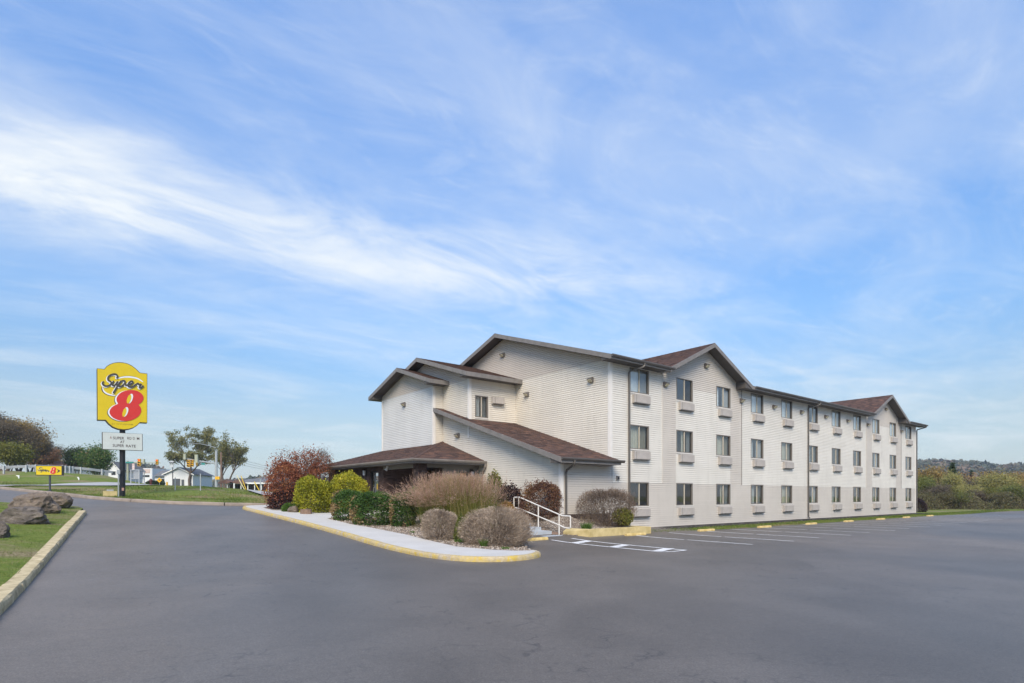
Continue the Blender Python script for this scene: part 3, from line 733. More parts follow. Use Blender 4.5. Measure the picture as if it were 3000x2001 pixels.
# rear and far walls, seen only from elsewhere
b = MB(); b.poly([(40.07, 0, 0), (40.07, 15.84, 0), (40.07, 15.84, 7.7), (40.07, 7.92, 10.25), (40.07, 0, 7.7)]); b.poly([(0, 15.84, 0), (40.07, 15.84, 0), (40.07, 15.84, 7.7), (0, 15.84, 7.7)]); b.build('rear_wall', ts, motel)

# near gable end
def mclip(z): return (-.0, 15.84) if z < 7.75 else (7.92 - (10.40 - z) / ROOF_M, 7.92 + (10.40 - z) / ROOF_M)
ew = backing('gable_end_wall', 'y', 0, 0, 15.84, .5, 10.40, (), mclip)
siding('y', 0, .12, 15.84, .5, 7.86, mt['end_siding'], ew, seed=21)
siding('y', 0, 0, 15.84, 7.865, 10.38, mt['end_tan'], ew, (), mclip, seed=22)
# second block (stair tower) and third block
S2, S3 = -3.07, -3.66
def c2(z): return (6.83, 15.6) if z < 7.66 else (11.21 - (9.22 - z) / .317, 11.21 + (9.22 - z) / .317)
def c2b(z): return (6.83, min(9.4, (z - 3.19) / .318 - .66)) if z < 6.4 else c2(z)
bw = backing('tower_wall', 'y', S2, 6.83, 15.6, 5.5, 9.2, (), c2b)
siding('y', S2, 6.95, 9.4, 5.5, 7.62, mt['end_siding'], bw, (), c2b, seed=31)
siding('y', S2, 6.83, 15.6, 7.625, 9.2, mt['end_tan'], bw, (), c2, seed=32)
h2 = [(-2.72, -1.89, 5.70, 6.84)]
sw = backing('tower_side_wall', 'x', 6.83, S2, 0, 3.5, 7.7, h2); siding('x', 6.83, S2 + .12, -.02, 3.5, 7.7, mt['end_siding'], sw, h2, seed=33)
b = MB(); b.box(S2 - .03, S2 + .12, 6.796, 6.83, 4.6, 7.66); b.box(S2 - .034, S2, 6.83, 6.95, 4.6, 7.66); b.build('corner_board', mt['corner_board'], sw)
def c3(z): return (9.37, 15.56) if z < 7.58 else (12.46 - (8.78 - z) / .32, 12.46 + (8.78 - z) / .32)
tw = backing('front_block_wall', 'y', S3, 9.37, 15.56, 3.6, 8.76, (), c3)
siding('y', S3, 9.49, 15.44, 3.6, 7.55, M_siding('bright_siding', (.66, .66, .65), amt=.25), tw, seed=41)
siding('y', S3, 9.37, 15.56, 7.555, 8.76, mt['end_tan'], tw, (), c3, seed=42)
tsw = backing('front_block_side', 'x', 9.37, S3, S2, 3.6, 7.6); siding('x', 9.37, S3 + .1, S2 - .02, 3.6, 7.6, mt['end_siding'], tsw, seed=43)
b = MB(); b.poly([(S3, 15.56, 3.6), (0, 15.56, 3.6), (0, 15.56, 7.6), (S3, 15.56, 7.6)]); b.build('front_block_side', mt['end_siding'], motel)
b = MB(); b.box(S3 - .03, S3 + .1, 9.336, 9.37, 4.0, 7.55); b.box(S3 - .034, S3, 9.37, 9.49, 4.0, 7.55); b.build('corner_board', mt['corner_board'], tsw); MB().box(S3 - .034, S3, 15.44, 15.58, 4.0, 7.55).build('corner_board', mt['corner_board'], tw)
# low wing
WM = .318
def wz(t): return 3.19 + WM * (t + .66)
def cw(z): return (max(0, (z - 3.02) / WM - .66), 9.4)
ww = backing('wing_wall', 'y', S2, 0, 9.4, .75, 6.0, (), cw)
siding('y', S2, .12, 9.38, .84, 6.0, mt['end_siding'], ww, (), cw, seed=51)
wsd = backing('wing_side_wall', 'x', 0, S2, 0, .75, 3.1); siding('x', 0, S2 + .12, .1, .84, 3.05, ts, wsd, seed=52)
b = MB(); b.box(S2 - .03, S2 + .12, -.034, 0, .84, 3.05); b.box(S2 - .034, S2, 0, .12, .84, 3.05); b.build('corner_board', mt['corner_board'], wsd)
b = MB(); b.box(S2 - .005, .0, -.01, .2, .2, .84); b.box(S2 - .005, S2 + .2, .2, 5.9, .2, .84); b.build('foundation', mt['mortar'], motel)

# ------------------------------------------------------------------ roofs
def shingles(P0, U, V, poly, parent, expo=.143, tab=.31, seed=0):
    """separate lapped tabs over a convex polygon given in (u along eave, v up slope)"""
    rnd = random.Random(seed); P0, U, V = Vector(P0), Vector(U).normalized(), Vector(V).normalized(); Nn = U.cross(V).normalized()
    if Nn.z < 0: Nn = -Nn
    def span(v):
        xs = []
        for i, a in enumerate(poly):
            c = poly[(i + 1) % len(poly)]
            if (a[1] <= v) != (c[1] <= v): xs.append(a[0] + (c[0] - a[0]) * (v - a[1]) / (c[1] - a[1]))
        return (min(xs), max(xs)) if len(xs) > 1 else None
    b = MB(); v = min(p[1] for p in poly); vm = max(p[1] for p in poly)
    while v < vm - .01:
        v1 = min(v + expo, vm - 1e-4); s0, s1 = span(v + 1e-4), span(v1 - 1e-4)
        if s0 and s1:
            x = s0[0] - rnd.uniform(0, tab); 
            while x < max(s0[1], s1[1]):
                x1 = x + tab * rnd.uniform(.55, 1.3); cl = lambda q, s: min(max(q, s[0]), s[1])
                a, c, d, e = cl(x, s0), cl(x1 - .006, s0), cl(x1 - .006, s1), cl(x, s1)
                if c - a > .01 or d - e > .01:
                    tone = min(1, max(0, rnd.gauss(.47, .24))); h = .012 + rnd.uniform(0, .007)
                    q = [P0 + U * a + V * v + Nn * h, P0 + U * c + V * v + Nn * h, P0 + U * d + V * v1 + Nn * .003, P0 + U * e + V * v1 + Nn * .003]
                    b.poly(q, tone); b.poly([q[0] - Nn * h, q[1] - Nn * h, q[1], q[0]], tone * .8)
                x = x1
        v = v1
    o = b.build('shingles', mt['shingle'], parent); tag(o, kind='stuff'); return o
def slope(name, corners, thick=.13, seed=0, tabs=True):
    """corners: eave a, eave b, top b, top a (3-D, local). Deck + shingles"""
    cs = [Vector(c) for c in corners]
    b = MB(); b.prism([c - Vector((0, 0, .006)) for c in cs], (0, 0, -thick)); o = b.build(name, mt['soffit'], motel)
    if tabs:
        U = (cs[1] - cs[0]).normalized(); nn = Vector((0, 0, 0))
        for i in range(1, len(cs) - 1): nn += (cs[i] - cs[0]).cross(cs[i + 1] - cs[0])
        V = nn.normalized().cross(U); V = V if V.z > 0 else -V
        shingles(cs[0], U, V, [((c - cs[0]).dot(U), (c - cs[0]).dot(V)) for c in cs], o, seed=seed)
    return o
def board(a, c, h, thick, nrm, mat, name, parent, drop=0.):
    """sloping fascia board: top edge a-c, height h, set out along nrm"""
    a, c, n = Vector(a) - Vector((0, 0, drop)), Vector(c) - Vector((0, 0, drop)), Vector(nrm)
    b = MB(); b.prism([a, c, c - Vector((0, 0, h)), a - Vector((0, 0, h))], n * thick); return b.build(name, mat, parent)
def gable(mp, a0, a1, bc, bl, bh, zr, m, wl, wh, parent_seed, back_valley=None, eaves=(True, True), split=None):
    """roof with its ridge along a; mp maps (a, b, z) to local xyz"""
    zl, zh = zr - m * (bc - bl), zr - m * (bh - bc)
    rt = []
    for side, (bb, zz, wb) in enumerate(((bl, zl, wl), (bh, zh, wh))):
        if back_valley: cs = [(a0, bb, zz), (a0, bc, zr), (back_valley, bc, zr)]
        else: cs = [(a0, bb, zz), (a1, bb, zz), (a1, bc, zr), (a0, bc, zr)]
        pts = [Vector(mp(*c)) for c in cs]
        if back_valley:        # triangle: eave direction runs back along a
            o = tri_slope(pts, mp, a0, bb, zz, bc, zr, back_valley, parent_seed + side)
        elif split and side == 0:
            for k_, (x0, x1, e) in enumerate(split):
                z_ = zr - m * (bc - e); o = slope('roof_slope', [mp(x0, e, z_), mp(x1, e, z_), mp(x1, bc, zr), mp(x0, bc, zr)], seed=parent_seed + 20 + k_)
        else: o = slope('roof_slope', pts, seed=parent_seed + side, tabs=True)
        rt.append(o)
        nf = Vector(mp(-1, 0, 0)) - Vector(mp(0, 0, 0))
        board(mp(a0, bb, zz + .012), mp(a0, bc, zr + .012), .215, .035, nf, mt['fascia'], 'rake_board', o)
        if eaves[side] and not back_valley:
            sgn = -1 if side == 0 else 1; fl = zz - .20
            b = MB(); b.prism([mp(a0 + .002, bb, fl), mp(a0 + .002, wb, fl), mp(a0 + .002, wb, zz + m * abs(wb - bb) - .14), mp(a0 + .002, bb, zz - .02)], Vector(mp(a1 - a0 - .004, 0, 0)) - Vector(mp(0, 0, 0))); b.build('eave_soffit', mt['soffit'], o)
            b = MB(); v = Vector(mp(0, sgn * .03, 0)) - Vector(mp(0, 0, 0)); b.prism([mp(a0 - .034, bb, zz + .01), mp(a1, bb, zz + .01), mp(a1, bb, fl - .01), mp(a0 - .034, bb, fl - .01)], v); b.build('eave_fascia', mt['fascia'], o)
    b = MB()                                                     # ridge caps
    a = a0 - .02; rnd = random.Random(parent_seed)
    while a < (back_valley or a1) - .05:
        e = min(a + .30, (back_valley or a1)); tn = rnd.random()
        for sg in (-1, 1): b.poly([mp(a, bc, zr + .028), mp(e, bc, zr + .020), mp(e, bc + sg * .14, zr - m * .14 + .020), mp(a, bc + sg * .14, zr - m * .14 + .028)], tn)
        a += .14 * 2
    o = b.build('ridge_caps', mt['shingle'], rt[0]); tag(o, kind='stuff')
    return rt
def tri_slope(pts, mp, a0, bb, zz, bc, zr, av, seed):
    b = MB(); b.prism([p - Vector((0, 0, .006)) for p in pts], (0, 0, -.13)); o = b.build('dormer_slope', mt['soffit'], motel)
    U = (Vector(mp(av, bb, zz)) - Vector(mp(a0, bb, zz))).normalized(); V = Vector(mp(a0, bc, zr)) - pts[0]; V.normalize(); ln = (Vector(mp(a0, bc, zr)) - pts[0]).length
    shingles(pts[0], U, V, [(0, 0), (0, ln), (av - a0, ln)], o, seed=seed); return o
mp_s = lambda a, b, z: (a, b, z)
mp_t = lambda a, b, z: (b, a, z)
MZ = 10.61 - ROOF_M * (7.92 + .58)
gable(mp_s, -.6, 41.0, 7.92, -.58, 16.42, 10.61, ROOF_M, 0, 15.84, 100, eaves=(False, True), split=[(-.6, 3.70, -.58), (3.70, 11.27, .06), (11.27, 28.97, -.58), (28.97, 36.58, .06), (36.58, 41.0, -.58)])
# front eave of the main roof in pieces between the dormers
for a0, a1 in ((-.6, 3.72), (11.25, 29.0), (36.6, 41.0)):
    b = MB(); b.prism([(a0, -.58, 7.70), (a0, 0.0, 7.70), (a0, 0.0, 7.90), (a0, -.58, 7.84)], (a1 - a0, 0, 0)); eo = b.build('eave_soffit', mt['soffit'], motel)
    b = MB(); b.prism([(a0 - .03, -.58, MZ - .005), (a1, -.58, MZ - .005), (a1, -.58, 7.69), (a0 - .03, -.58, 7.69)], (0, -.02, 0)); b.build('eave_fascia', mt['fascia'], eo)
    b = MB(); g0, g1 = (a0 - .02, a1 + .22)
    if a0 > 0: g0 = a0 + .35 if a0 < 30 else a0 + .25
    b.prism([(g0, -.60, 7.87), (g0, -.705, 7.88), (g0, -.705, 7.83), (g0, -.67, 7.77), (g0, -.60, 7.765)], (min(g1, 41.0) - g0, 0, 0)); b.build('gutter', mt['gutter'], eo)
    if a0 < 36:
        b = MB(); b.box(a1 - .35, a1 + .06, -.60, .0, 7.68, 7.695); b.build('soffit_end', mt['fascia'], eo)
for c0 in (D1, D2):
    av = (DZ - MZ) / ROOF_M - .58
    rt = gable(mp_t, -.6, 0, c0, c0 - DH, c0 + DH, DZ, DM, 0, 0, 200 + int(c0), back_valley=av)
    # boxed return at the right foot of the gable
    b = MB(); b.prism([(c0 + DH - .75, -.6, 7.68), (c0 + DH - .02, -.6, 7.68), (c0 + DH - .02, -.6, 7.80), (c0 + DH - .75, -.6, 8.05)], (0, .6, 0)); b.build('soffit_return', mt['soffit'], rt[1])
# tower, front block
gable(mp_s, S2 - .6, 0, 11.21, 6.25, 16.17, 9.42, .317, 6.83, 15.6, 300)
gable(mp_s, S3 - .6, S2 - .002, 12.46, 8.74, 16.18, 8.98, .32, 9.37, 15.56, 310)
# wing roof
for (s0, s1, t0, t1, sdx) in ((S2 - .6, -.012, -.62, 6.80, 320), (S2 - .6, S2 - .025, 6.802, 9.36, 321)):
    wo = slope('roof_slope', [(s1, t0, wz(t0)), (s0, t0, wz(t0)), (s0, t1, wz(t1)), (s1, t1, wz(t1))], seed=sdx)
    board((s0, t0 - .04, wz(t0 - .04) + .012), (s0, t1, wz(t1) + .012), .215, .035, (-1, 0, 0), mt['fascia'], 'rake_board', wo)
    if t0 < 0:
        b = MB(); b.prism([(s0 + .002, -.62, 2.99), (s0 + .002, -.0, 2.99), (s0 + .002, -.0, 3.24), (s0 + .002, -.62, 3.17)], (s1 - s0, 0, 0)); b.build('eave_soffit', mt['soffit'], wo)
        b = MB(); b.prism([(s0 - .034, -.625, 3.20), (-.0, -.625, 3.20), (-.0, -.625, 2.985), (s0 - .034, -.625, 2.985)], (0, -.02, 0)); b.build('eave_fascia', mt['fascia'], wo)
        b = MB(); b.prism([(s0 - .02, -.646, 3.20), (s0 - .02, -.75, 3.21), (s0 - .02, -.75, 3.16), (s0 - .02, -.715, 3.10), (s0 - .02, -.646, 3.095)], (s1 - s0 + .20, 0, 0)); b.build('gutter', mt['gutter'], wo)
        b = MB(); b.box(s0 + .01, s0 + .62, .0, .03, 2.99, 3.2); b.build('soffit_return', mt['fascia'], wo)
# entrance hip roof
EM = .315; ez = lambda d: 3.32 + EM * d
eo1 = slope('entrance_roof_front', [(-7.1, 19.0, ez(0)), (-7.1, 5.37, ez(0)), (S2, 9.4, ez(4.03)), (S2, 14.97, ez(4.03))], seed=400)
eo2 = slope('entrance_roof_side', [(-7.1, 5.37, ez(0)), (S2 - .025, 5.37, ez(0)), (S2 - .025, 9.375, ez(4.005))], seed=401)
eo3 = slope('entrance_roof_rear', [(2, 19.0, ez(0)), (-7.1, 19.0, ez(0)), (S2, 14.97, ez(4.03)), (2, 14.97, ez(4.03))], seed=402)
b = MB(); rnd = random.Random(9); n = 34
for i in range(n):                                               # hip caps
    f0, f1 = i / n, min(1, (i + 1.35) / n)
    for dx, dy in ((.13, 0), (0, .13)):
        pts = []
        for f, (ox, oy), h in ((f0, (0, 0), .034), (f1, (0, 0), .026), (f1, (dx, dy), .024), (f0, (dx, dy), .032)):
            s, t = -7.1 + 4.03 * f + (ox - 0) * 1.0, 5.37 + 4.03 * f + oy
            pts.append((s, t, ez(min(s + 7.1, t - 5.37)) + h))
        b.poly(pts, .35 + .3 * rnd.random())
o = b.build('hip_caps', mt['shingle'], eo1); tag(o, kind='stuff')
def gutter_run(pts, mat, parent, name='gutter'):
    """pts: eave line (local), gutter hangs outside to the left of the direction"""
    P = [Vector(p) for p in pts]; b = MB(); prof = [(0, .02), (.11, .03), (.11, -.03), (.07, -.10), (0, -.105)]; rings = []
    for i, p in enumerate(P):
        d0 = (P[i] - P[i - 1]).normalized() if i else (P[1] - P[0]).normalized(); d1 = (P[i + 1] - P[i]).normalized() if i < len(P) - 1 else d0
        n0, n1 = Vector((d0.y, -d0.x, 0)), Vector((d1.y, -d1.x, 0)); q = (n0 + n1); q = q / max(.5, q.dot(n0))
        rings.append(b.vert(*[p + q * a + Vector((0, 0, z)) for a, z in prof]))
    for r0, r1 in zip(rings, rings[1:]):
        for k in range(4): b.face((r0 + k, r1 + k, r1 + k + 1, r0 + k + 1))
    b.face([rings[0] + k for k in range(5)]); b.face([rings[-1] + k for k in range(5)][::-1])
    return b.build(name, mat, parent)
gutter_run([(-7.13, 18.9, 3.30), (-7.13, 5.34, 3.30), (S2 - .05, 5.34, 3.30)], mt['gutter_tan'], eo1)
b = MB(); b.box(-7.12, -7.09, 5.36, 19.0, 3.13, 3.31); b.box(-7.09, S2 - .02, 5.345, 5.375, 3.13, 3.31); b.build('eave_fascia', mt['fascia'], eo1)
b = MB(); b.box(-7.08, S2 - .03, 5.38, 19.0, 3.125, 3.145); b.build('porch_ceiling', M('porch_ceiling', (.13, .115, .10), .7, .1), eo1)

# ------------------------------------------------------------------ downspouts
def downspout(pts, mat, w=.05):
    b = MB()
    b.tube(pts, w, 6); return b.build('downspout', mat, motel)
for s in (1.23, 19.36):
    downspout([(s + .42, -.65, 7.78), (s + .42, -.64, 7.66), (s + .36, -.58, 7.60), (s + .04, -.12, 7.46), (s, -.085, 7.38), (s, -.085, .25), (s + .0, -.16, .14)], mt['gutter'])
downspout([(40.7, -.65, 7.78), (40.7, -.62, 7.66), (40.16, -.12, 7.46), (40.14, -.085, 7.38), (40.14, -.085, .15)], mt['gutter'])
downspout([(-2.95, -.70, 3.12), (-2.95, -.69, 2.98), (-2.93, -.62, 2.9), (-2.86, -.14, 2.72), (-2.86, -.09, 2.62), (-2.86, -.09, .80)], mt['gutter'])
downspout([(S2 - .10, 5.28, 3.22), (S2 - .10, 5.30, 3.05), (S2 - .09, 5.42, 2.9), (S2 - .08, 5.60, 2.74), (S2 - .08, 5.62, 2.6), (S2 - .08, 5.62, .8)], mt['gutter_tan'], .055)

# ------------------------------------------------------------------ windows
def wavy(b, x0, x1, z0, z1, y, amp, wl, n_per=7):
    n = max(4, int((x1 - x0) / wl * n_per)); ph = random.uniform(0, 6)
    k = [b.vert((x0 + (x1 - x0) * i / n, y + amp * math.sin(ph + 6.283 * (x1 - x0) * i / n / wl), z0), (x0 + (x1 - x0) * i / n, y + amp * .7 * math.sin(ph + .4 + 6.283 * (x1 - x0) * i / n / wl), z1)) for i in range(n + 1)]
    for p, q in zip(k, k[1:]): b.face((p, q, q + 1, p + 1))
def window_template(variant, w=WIN_W, h=WIN_H):
    b = MB(); f = .05
    b.box(0, w, -.030, .06, h - f, h); b.box(0, w, -.030, .06, 0, f * .8); b.box(0, f, -.030, .06, f * .8, h - f); b.box(w - f * 1.3, w, -.030, .06, f * .8, h - f)
    root = b.build('window', mt['window_frame'], motel); mid = w * .505
    b = MB(); b.box(mid - .022, mid + .022, -.012, .045, f * .8, h - f); b.build('mullion', mt['cream_frame'], root)
    b = MB(); b.poly([(f, .018, f * .8), (mid - .022, .018, f * .8), (mid - .022, .018, h - f), (f, .018, h - f)]); b.build('pane', mt['glass'], root)
    b = MB(); b.poly([(mid + .022, .033, f * .8), (w - f * 1.3, .033, f * .8), (w - f * 1.3, .033, h - f), (mid + .022, .033, h - f)]); b.build('pane', mt['glass_screen'], root)
    b = MB(); b.box(-.03, w + .03, -.042, -.001, -.055, -.002); b.build('sill', mt['sill'], root)
    b = MB(); b.box(-.03, w + .03, -.026, -.001, h + .002, h + .03); b.box(w + .002, w + .03, -.028, -.001, -.002, h + .002); b.build('trim', mt['sill'], root)
    b = MB(); d = 1.3; e = .25
    for q in ([(0, .07, -.1), (0, d, -.1), (0, d, h + e), (0, .07, h + e)], [(w, .07, -.1), (w, d, -.1), (w, d, h + e), (w, .07, h + e)], [(0, d, -.1), (w, d, -.1), (w, d, h + e), (0, d, h + e)], [(0, .07, -.1), (w, .07, -.1), (w, d, -.1), (0, d, -.1)], [(0, .07, h + e), (w, .07, h + e), (w, d, h + e), (0, d, h + e)]): b.poly(q)
    b.build('room', mt['room'], root)
    def cur(spans, mat, y=.16, amp=.022, wl=.14):
        for x0, x1 in spans: b = MB(); wavy(b, x0, x1, .03, h - .02, y, amp, wl); b.build('curtain', mat, root)
    if variant == 0: cur([(.02, mid - .05), (mid - .02, w - .03)], mt['curtain'])
    elif variant == 1: cur([(.02, .30), (w - .32, w - .03)], mt['curtain_grey']); cur([(mid - .1, mid + .06)], mt['curtain'], .14)
    elif variant == 2: cur([(.02, w - .03)], mt['sheer'], .12, .012, .10)
    elif variant == 3: cur([(.02, mid - .03)], mt['curtain_grey']); cur([(w - .28, w - .03)], mt['curtain_grey'], .18)
    elif variant == 4:
        b = MB()
        for i in range(26): b.box(.05, w - .06, .085, .105, .06 + i * .041, .072 + i * .041)
        b.build('blind', mt['blind'], root)
    elif variant == 5: cur([(.02, .22)], mt['curtain_grey'])
    elif variant == 6: cur([(.02, .46), (mid + .1, w - .03)], mt['sheer'], .14)
    return root
tmpl = {}
def put_window(variant, x, y, z, rz=0, w=None):
    if variant not in tmpl: tmpl[variant] = window_template(variant); o = tmpl[variant]
    else: o = copy_tree(tmpl[variant], motel)
    o.location = (x, y, z); o.rotation_euler.z = rz; return o
var = {2: [2, 5, 6, 2, 2, 6, 2, 2, 2, 2, 6], 1: [0, 1, 0, 6, 0, 3, 5, 5, 6, 3, 3], 0: [4, 5, 1, 3, 0, 6, 3, 5, 1, 1, 3]}
for rI, z in enumerate(rows):
    for k, r in enumerate(cols): put_window(var[rI][k], r - WIN_W, 0, z)
wt = window_template(3, .83, 1.14); wt.location = (-2.72, 6.83, 5.70)

def ac_template(w=1.19, h=.40):
    b = MB(); d = .17
    b.prism([(0, 0, 0), (0, -d + .03, 0), (0, -d, .03), (0, -d, h - .02), (0, -d + .02, h), (0, 0, h)], (w, 0, 0)); root = b.build('air_conditioner', mt['ac'], motel)
    b = MB(); b.box(.13, .145, -d - .004, -d + .05, .012, h - .01); b.build('cover_gap', mt['ac_dark'], root)
    b = MB()
    b.box(.17, w - .03, -d - .006, -d - .001, .035, h - .045)
    b.build('front_panel', mt['ac'], root)
    b = MB(); b.box(.02, w - .02, -d + .02, -.01, -.012, -.001); b.build('drip_tray', mt['ac_dark'], root)
    return root
ac0 = ac_template(); first = True
for z in rows:
    for r in cols:
        o = ac0 if first else copy_tree(ac0, motel); first = False
        o.location = (r - 1.245, -.003, z - .505)
o = ac_template(.76, .37); o.location = (-1.69, 6.80, 6.48)

def light_template():
    b = MB(); b.prism([(-.14, 0, .10), (-.14, -.05, .13), (-.14, -.20, .07), (-.14, -.20, .03), (-.14, -.07, -.10), (-.14, 0, -.10)], (.28, 0, 0)); root = b.build('wall_light', mt['bronze'], motel)
    b = MB(); b.prism([(-.115, -.190, .022), (-.115, -.080, -.088), (-.115, -.092, -.100), (-.115, -.205, .008)], (.23, 0, 0)); b.build('lens', mt['lamp_lens'], root); return root
l0 = light_template(); first = True
wl = [(s, -.02, z, 0) for s, z in ((7.53, 8.57), (4.0, 7.15), (11.09, 7.07), (14.83, 7.07), (18.41, 7.07), (21.98, 7.07), (25.63, 7.07), (29.3, 7.07), (32.96, 8.62), (36.45, 7.07))]
wl += [(x - .02, t, z, R(-90)) for x, t, z in ((0, 7.91, 9.51), (0, 5.81, 7.02), (0, 1.14, 7.05), (S3, 12.61, 6.95), (S2, 7.82, 4.79))]
for x, y, z, rz in wl:
    o = l0 if first else copy_tree(l0, motel); first = False; o.location = (x, y, z); o.rotation_euler.z = rz
b = MB(); b.box(.38, .54, -.09, -.015, 2.36, 2.54); o = b.build('vent_box', mt['fascia'], motel)
b = MB(); b.box(.41, .51, -.096, -.0905, 2.39, 2.49); b.build('vent_slot', mt['black'], o)

# ------------------------------------------------------------------ brick entrance
def bricks(axis, c, a0, a1, z0, z1, parent, holes=(), sign=1, seed=0):
    rnd = random.Random(seed); b = MB(); BL, BH, G, D = .203, .064, .010, .010; k = 0; z = z0
    while z < z1 - .01:
        zt_ = min(z + BH, z1); a = a0 - (BL / 2 if k % 2 else 0)
        while a < a1:
            p, q = max(a, a0), min(a + BL, a1)
            if q - p > .02:
                for _, _, iv in bands(p, q, z, zt_, [h for h in holes if h[2] < (z + zt_) / 2 < h[3]]):
                    for u, v in iv:
                        if v - u < .015: continue
                        t_, dd = rnd.random(), D + rnd.uniform(-.002, .002)
                        f = [wp(axis, c, x, y, sign * dd) for x, y in ((u, z), (v, z), (v, zt_), (u, zt_))]; g = [wp(axis, c, x, y, 0) for x, y in ((u, z), (v, z), (v, zt_), (u, zt_))]
                        n = b.vert(*f, *g); b.face((n, n + 1, n + 2, n + 3), t_)
                        for i in range(4): j = (i + 1) % 4; b.face((n + i, n + 4 + i, n + 4 + j, n + j), t_)
                    break
            a += BL + G
        z += BH + G; k += 1
    o = b.build('bricks', mt['brick'], parent); tag(o, kind='stuff'); return o
def wall_slab(name, axis, c, a0, a1, z0, z1, thick, holes, mat):
    """solid wall with openings, front face at c"""
    b = MB()
    for p, q, iv in bands(a0, a1, z0, z1, holes):
        for u, v in iv:
            if axis == 'x': b.box(u, v, c, c + thick, p, q)
            else: b.box(c, c + thick, u, v, p, q)
    return b.build(name, mat, motel)
FX = -6.5; ZF = .87; ZC = 3.12
eh = [(10.2, 11.17, ZF, 2.95), (13.27, 14.73, 1.55, 2.80)]
bwl = wall_slab('entrance_front_wall', 'y', FX, 9.60, 16.2, .55, ZC, .25, eh, mt['mortar'])
bricks('y', FX, 9.60, 16.2, .56, ZC - .01, bwl, eh, 1, 1)
rc = wall_slab('porch_side_wall', 'x', 9.602, FX + .25, S3, .55, ZC, .25, (), mt['mortar']); bricks('x', 9.602, FX + .002, S3, .56, ZC - .01, rc, (), 1, 2)
pb = wall_slab('porch_rear_wall', 'y', S3 + .02, 5.95, 9.6, .55, ZC, .2, (), mt['mortar']); bricks('y', S3 + .02, 5.95, 9.6, .56, ZC - .01, pb, (), 1, 3)
pc = MB().box(FX - .05, -6.1, 5.93, 6.40, .5, ZC).build('porch_pillar', mt['mortar'], motel)
bricks('y', FX - .05, 5.93, 6.40, .52, ZC - .01, pc, (), 1, 4); bricks('x', 5.93, FX - .05, -6.1, .52, ZC - .01, pc, (), 1, 5)
bricks('y', -6.1, 5.93, 6.40, .52, ZC - .01, pc, (), -1, 6); bricks('x', 6.40, FX - .05, -6.1, .52, ZC - .01, pc, (), -1, 7)
MB().box(FX - .02, FX + .2, 6.41, 9.598, 2.955, ZC + .004).build('header_beam', mt['tan_wall'], motel)
MB().box(-6.09, S2 - .03, 5.94, 6.14, 2.97, ZC + .004).build('header_beam', mt['tan_wall'], motel)
dh = [(-4.26, -3.76, ZF, 2.80)]
tnw = wall_slab('tan_side_wall', 'x', 5.96, -5.15, S2 - .03, .55, 2.968, .16, dh, mt['tan_wall'])
def door(axis_x, x0, x1, y, z0, z1, glass, panel):
    b = MB(); f = .07
    b.box(x0, x1, y, y + .05, z1 - f, z1); b.box(x0, x0 + f, y, y + .05, z0, z1 - f); b.box(x1 - f, x1, y, y + .05, z0, z1 - f); b.box(x0 + f, x1 - f, y, y + .05, z0, z0 + .2)
    return b
dr = empty('entrance_door', (FX + .06, 11.17, 0), R(-90), motel)
b = door(0, .0, .97, 0, ZF, 2.95, 0, 0); b.build('door_frame', mt['black'], dr)
MB().box(.42, .47, -.004, .045, ZF + .2, 2.88).build('stile', M('aluminium_stile', (.22, .25, .28), .4, .1, metallic=.4), dr)
for x0, x1 in ((.07, .42), (.47, .90)): b = MB(); b.poly([(x0, .02, ZF + .2), (x1, .02, ZF + .2), (x1, .02, 2.88), (x0, .02, 2.88)]); b.build('pane', mt['glass'], dr)
b = MB(); b.tube([(.40, -.01, 1.75), (.40, -.07, 1.78), (.40, -.07, 2.05), (.40, -.01, 2.08)], .012, 6); b.build('handle', mt['steel'], dr)
MB().box(.62, .74, .012, .0175, 1.95, 2.25).build('sticker', M('yellow_sticker', (.72, .50, .06), .6, .2, 12), dr)
MB().box(.07, .90, 1.0, 1.02, ZF, 2.9).build('lobby_backdrop', mt['room'], dr)
ew_ = window_template(1, 1.46, 1.25); ew_.location = (FX + .03, 14.73, 1.55); ew_.rotation_euler.z = R(-90)
ad = empty('side_door', (-4.26, 6.0, 0), 0, motel)
door(0, 0, .5, 0, ZF, 2.80, 0, 0).build('door_frame', mt['black'], ad); MB().box(.07, .43, .02, .035, ZF + .2, 2.73).build('door_panel', mt['amber'], ad)
# lamps of the entrance
def lantern(name, p, rz, mat):
    r = empty(name, p, rz, motel)
    b = MB(); b.box(-.05, .05, -.02, 0, -.16, .16); b.tube([(0, -.02, .12), (0, -.12, .20)], .012, 6); b.build('bracket', mt['black'], r)
    b = MB(); b.tube([(0, -.13, -.15), (0, -.13, -.12), (0, -.13, .12), (0, -.13, .14)], [.04, .075, .085, .03], 8); b.build('shade', mat, r)
    b = MB(); b.tube([(0, -.13, .125), (0, -.13, .20)], [.10, .02], 8); b.build('cap', mt['black'], r); return r
frost = M('frosted_glass', (.62, .62, .64), .35, .05)
lantern('porch_lantern', (FX - .02, 11.62, 2.86), R(-90), frost); lantern('porch_lantern', (-3.58, 5.955, 2.70), 0, M('lantern_glass', (.34, .33, .36), .2, .1))
b = MB(); b.tube([(FX - .12, 8.95, 3.125), (FX - .12, 8.95, 3.02)], .05, 10); b.tube([(FX - .12, 8.95, 3.02), (FX - .17, 8.98, 2.93), (FX - .19, 8.99, 2.90)], [.035, .075, .07], 10); b.build('flood_light', frost, motel)
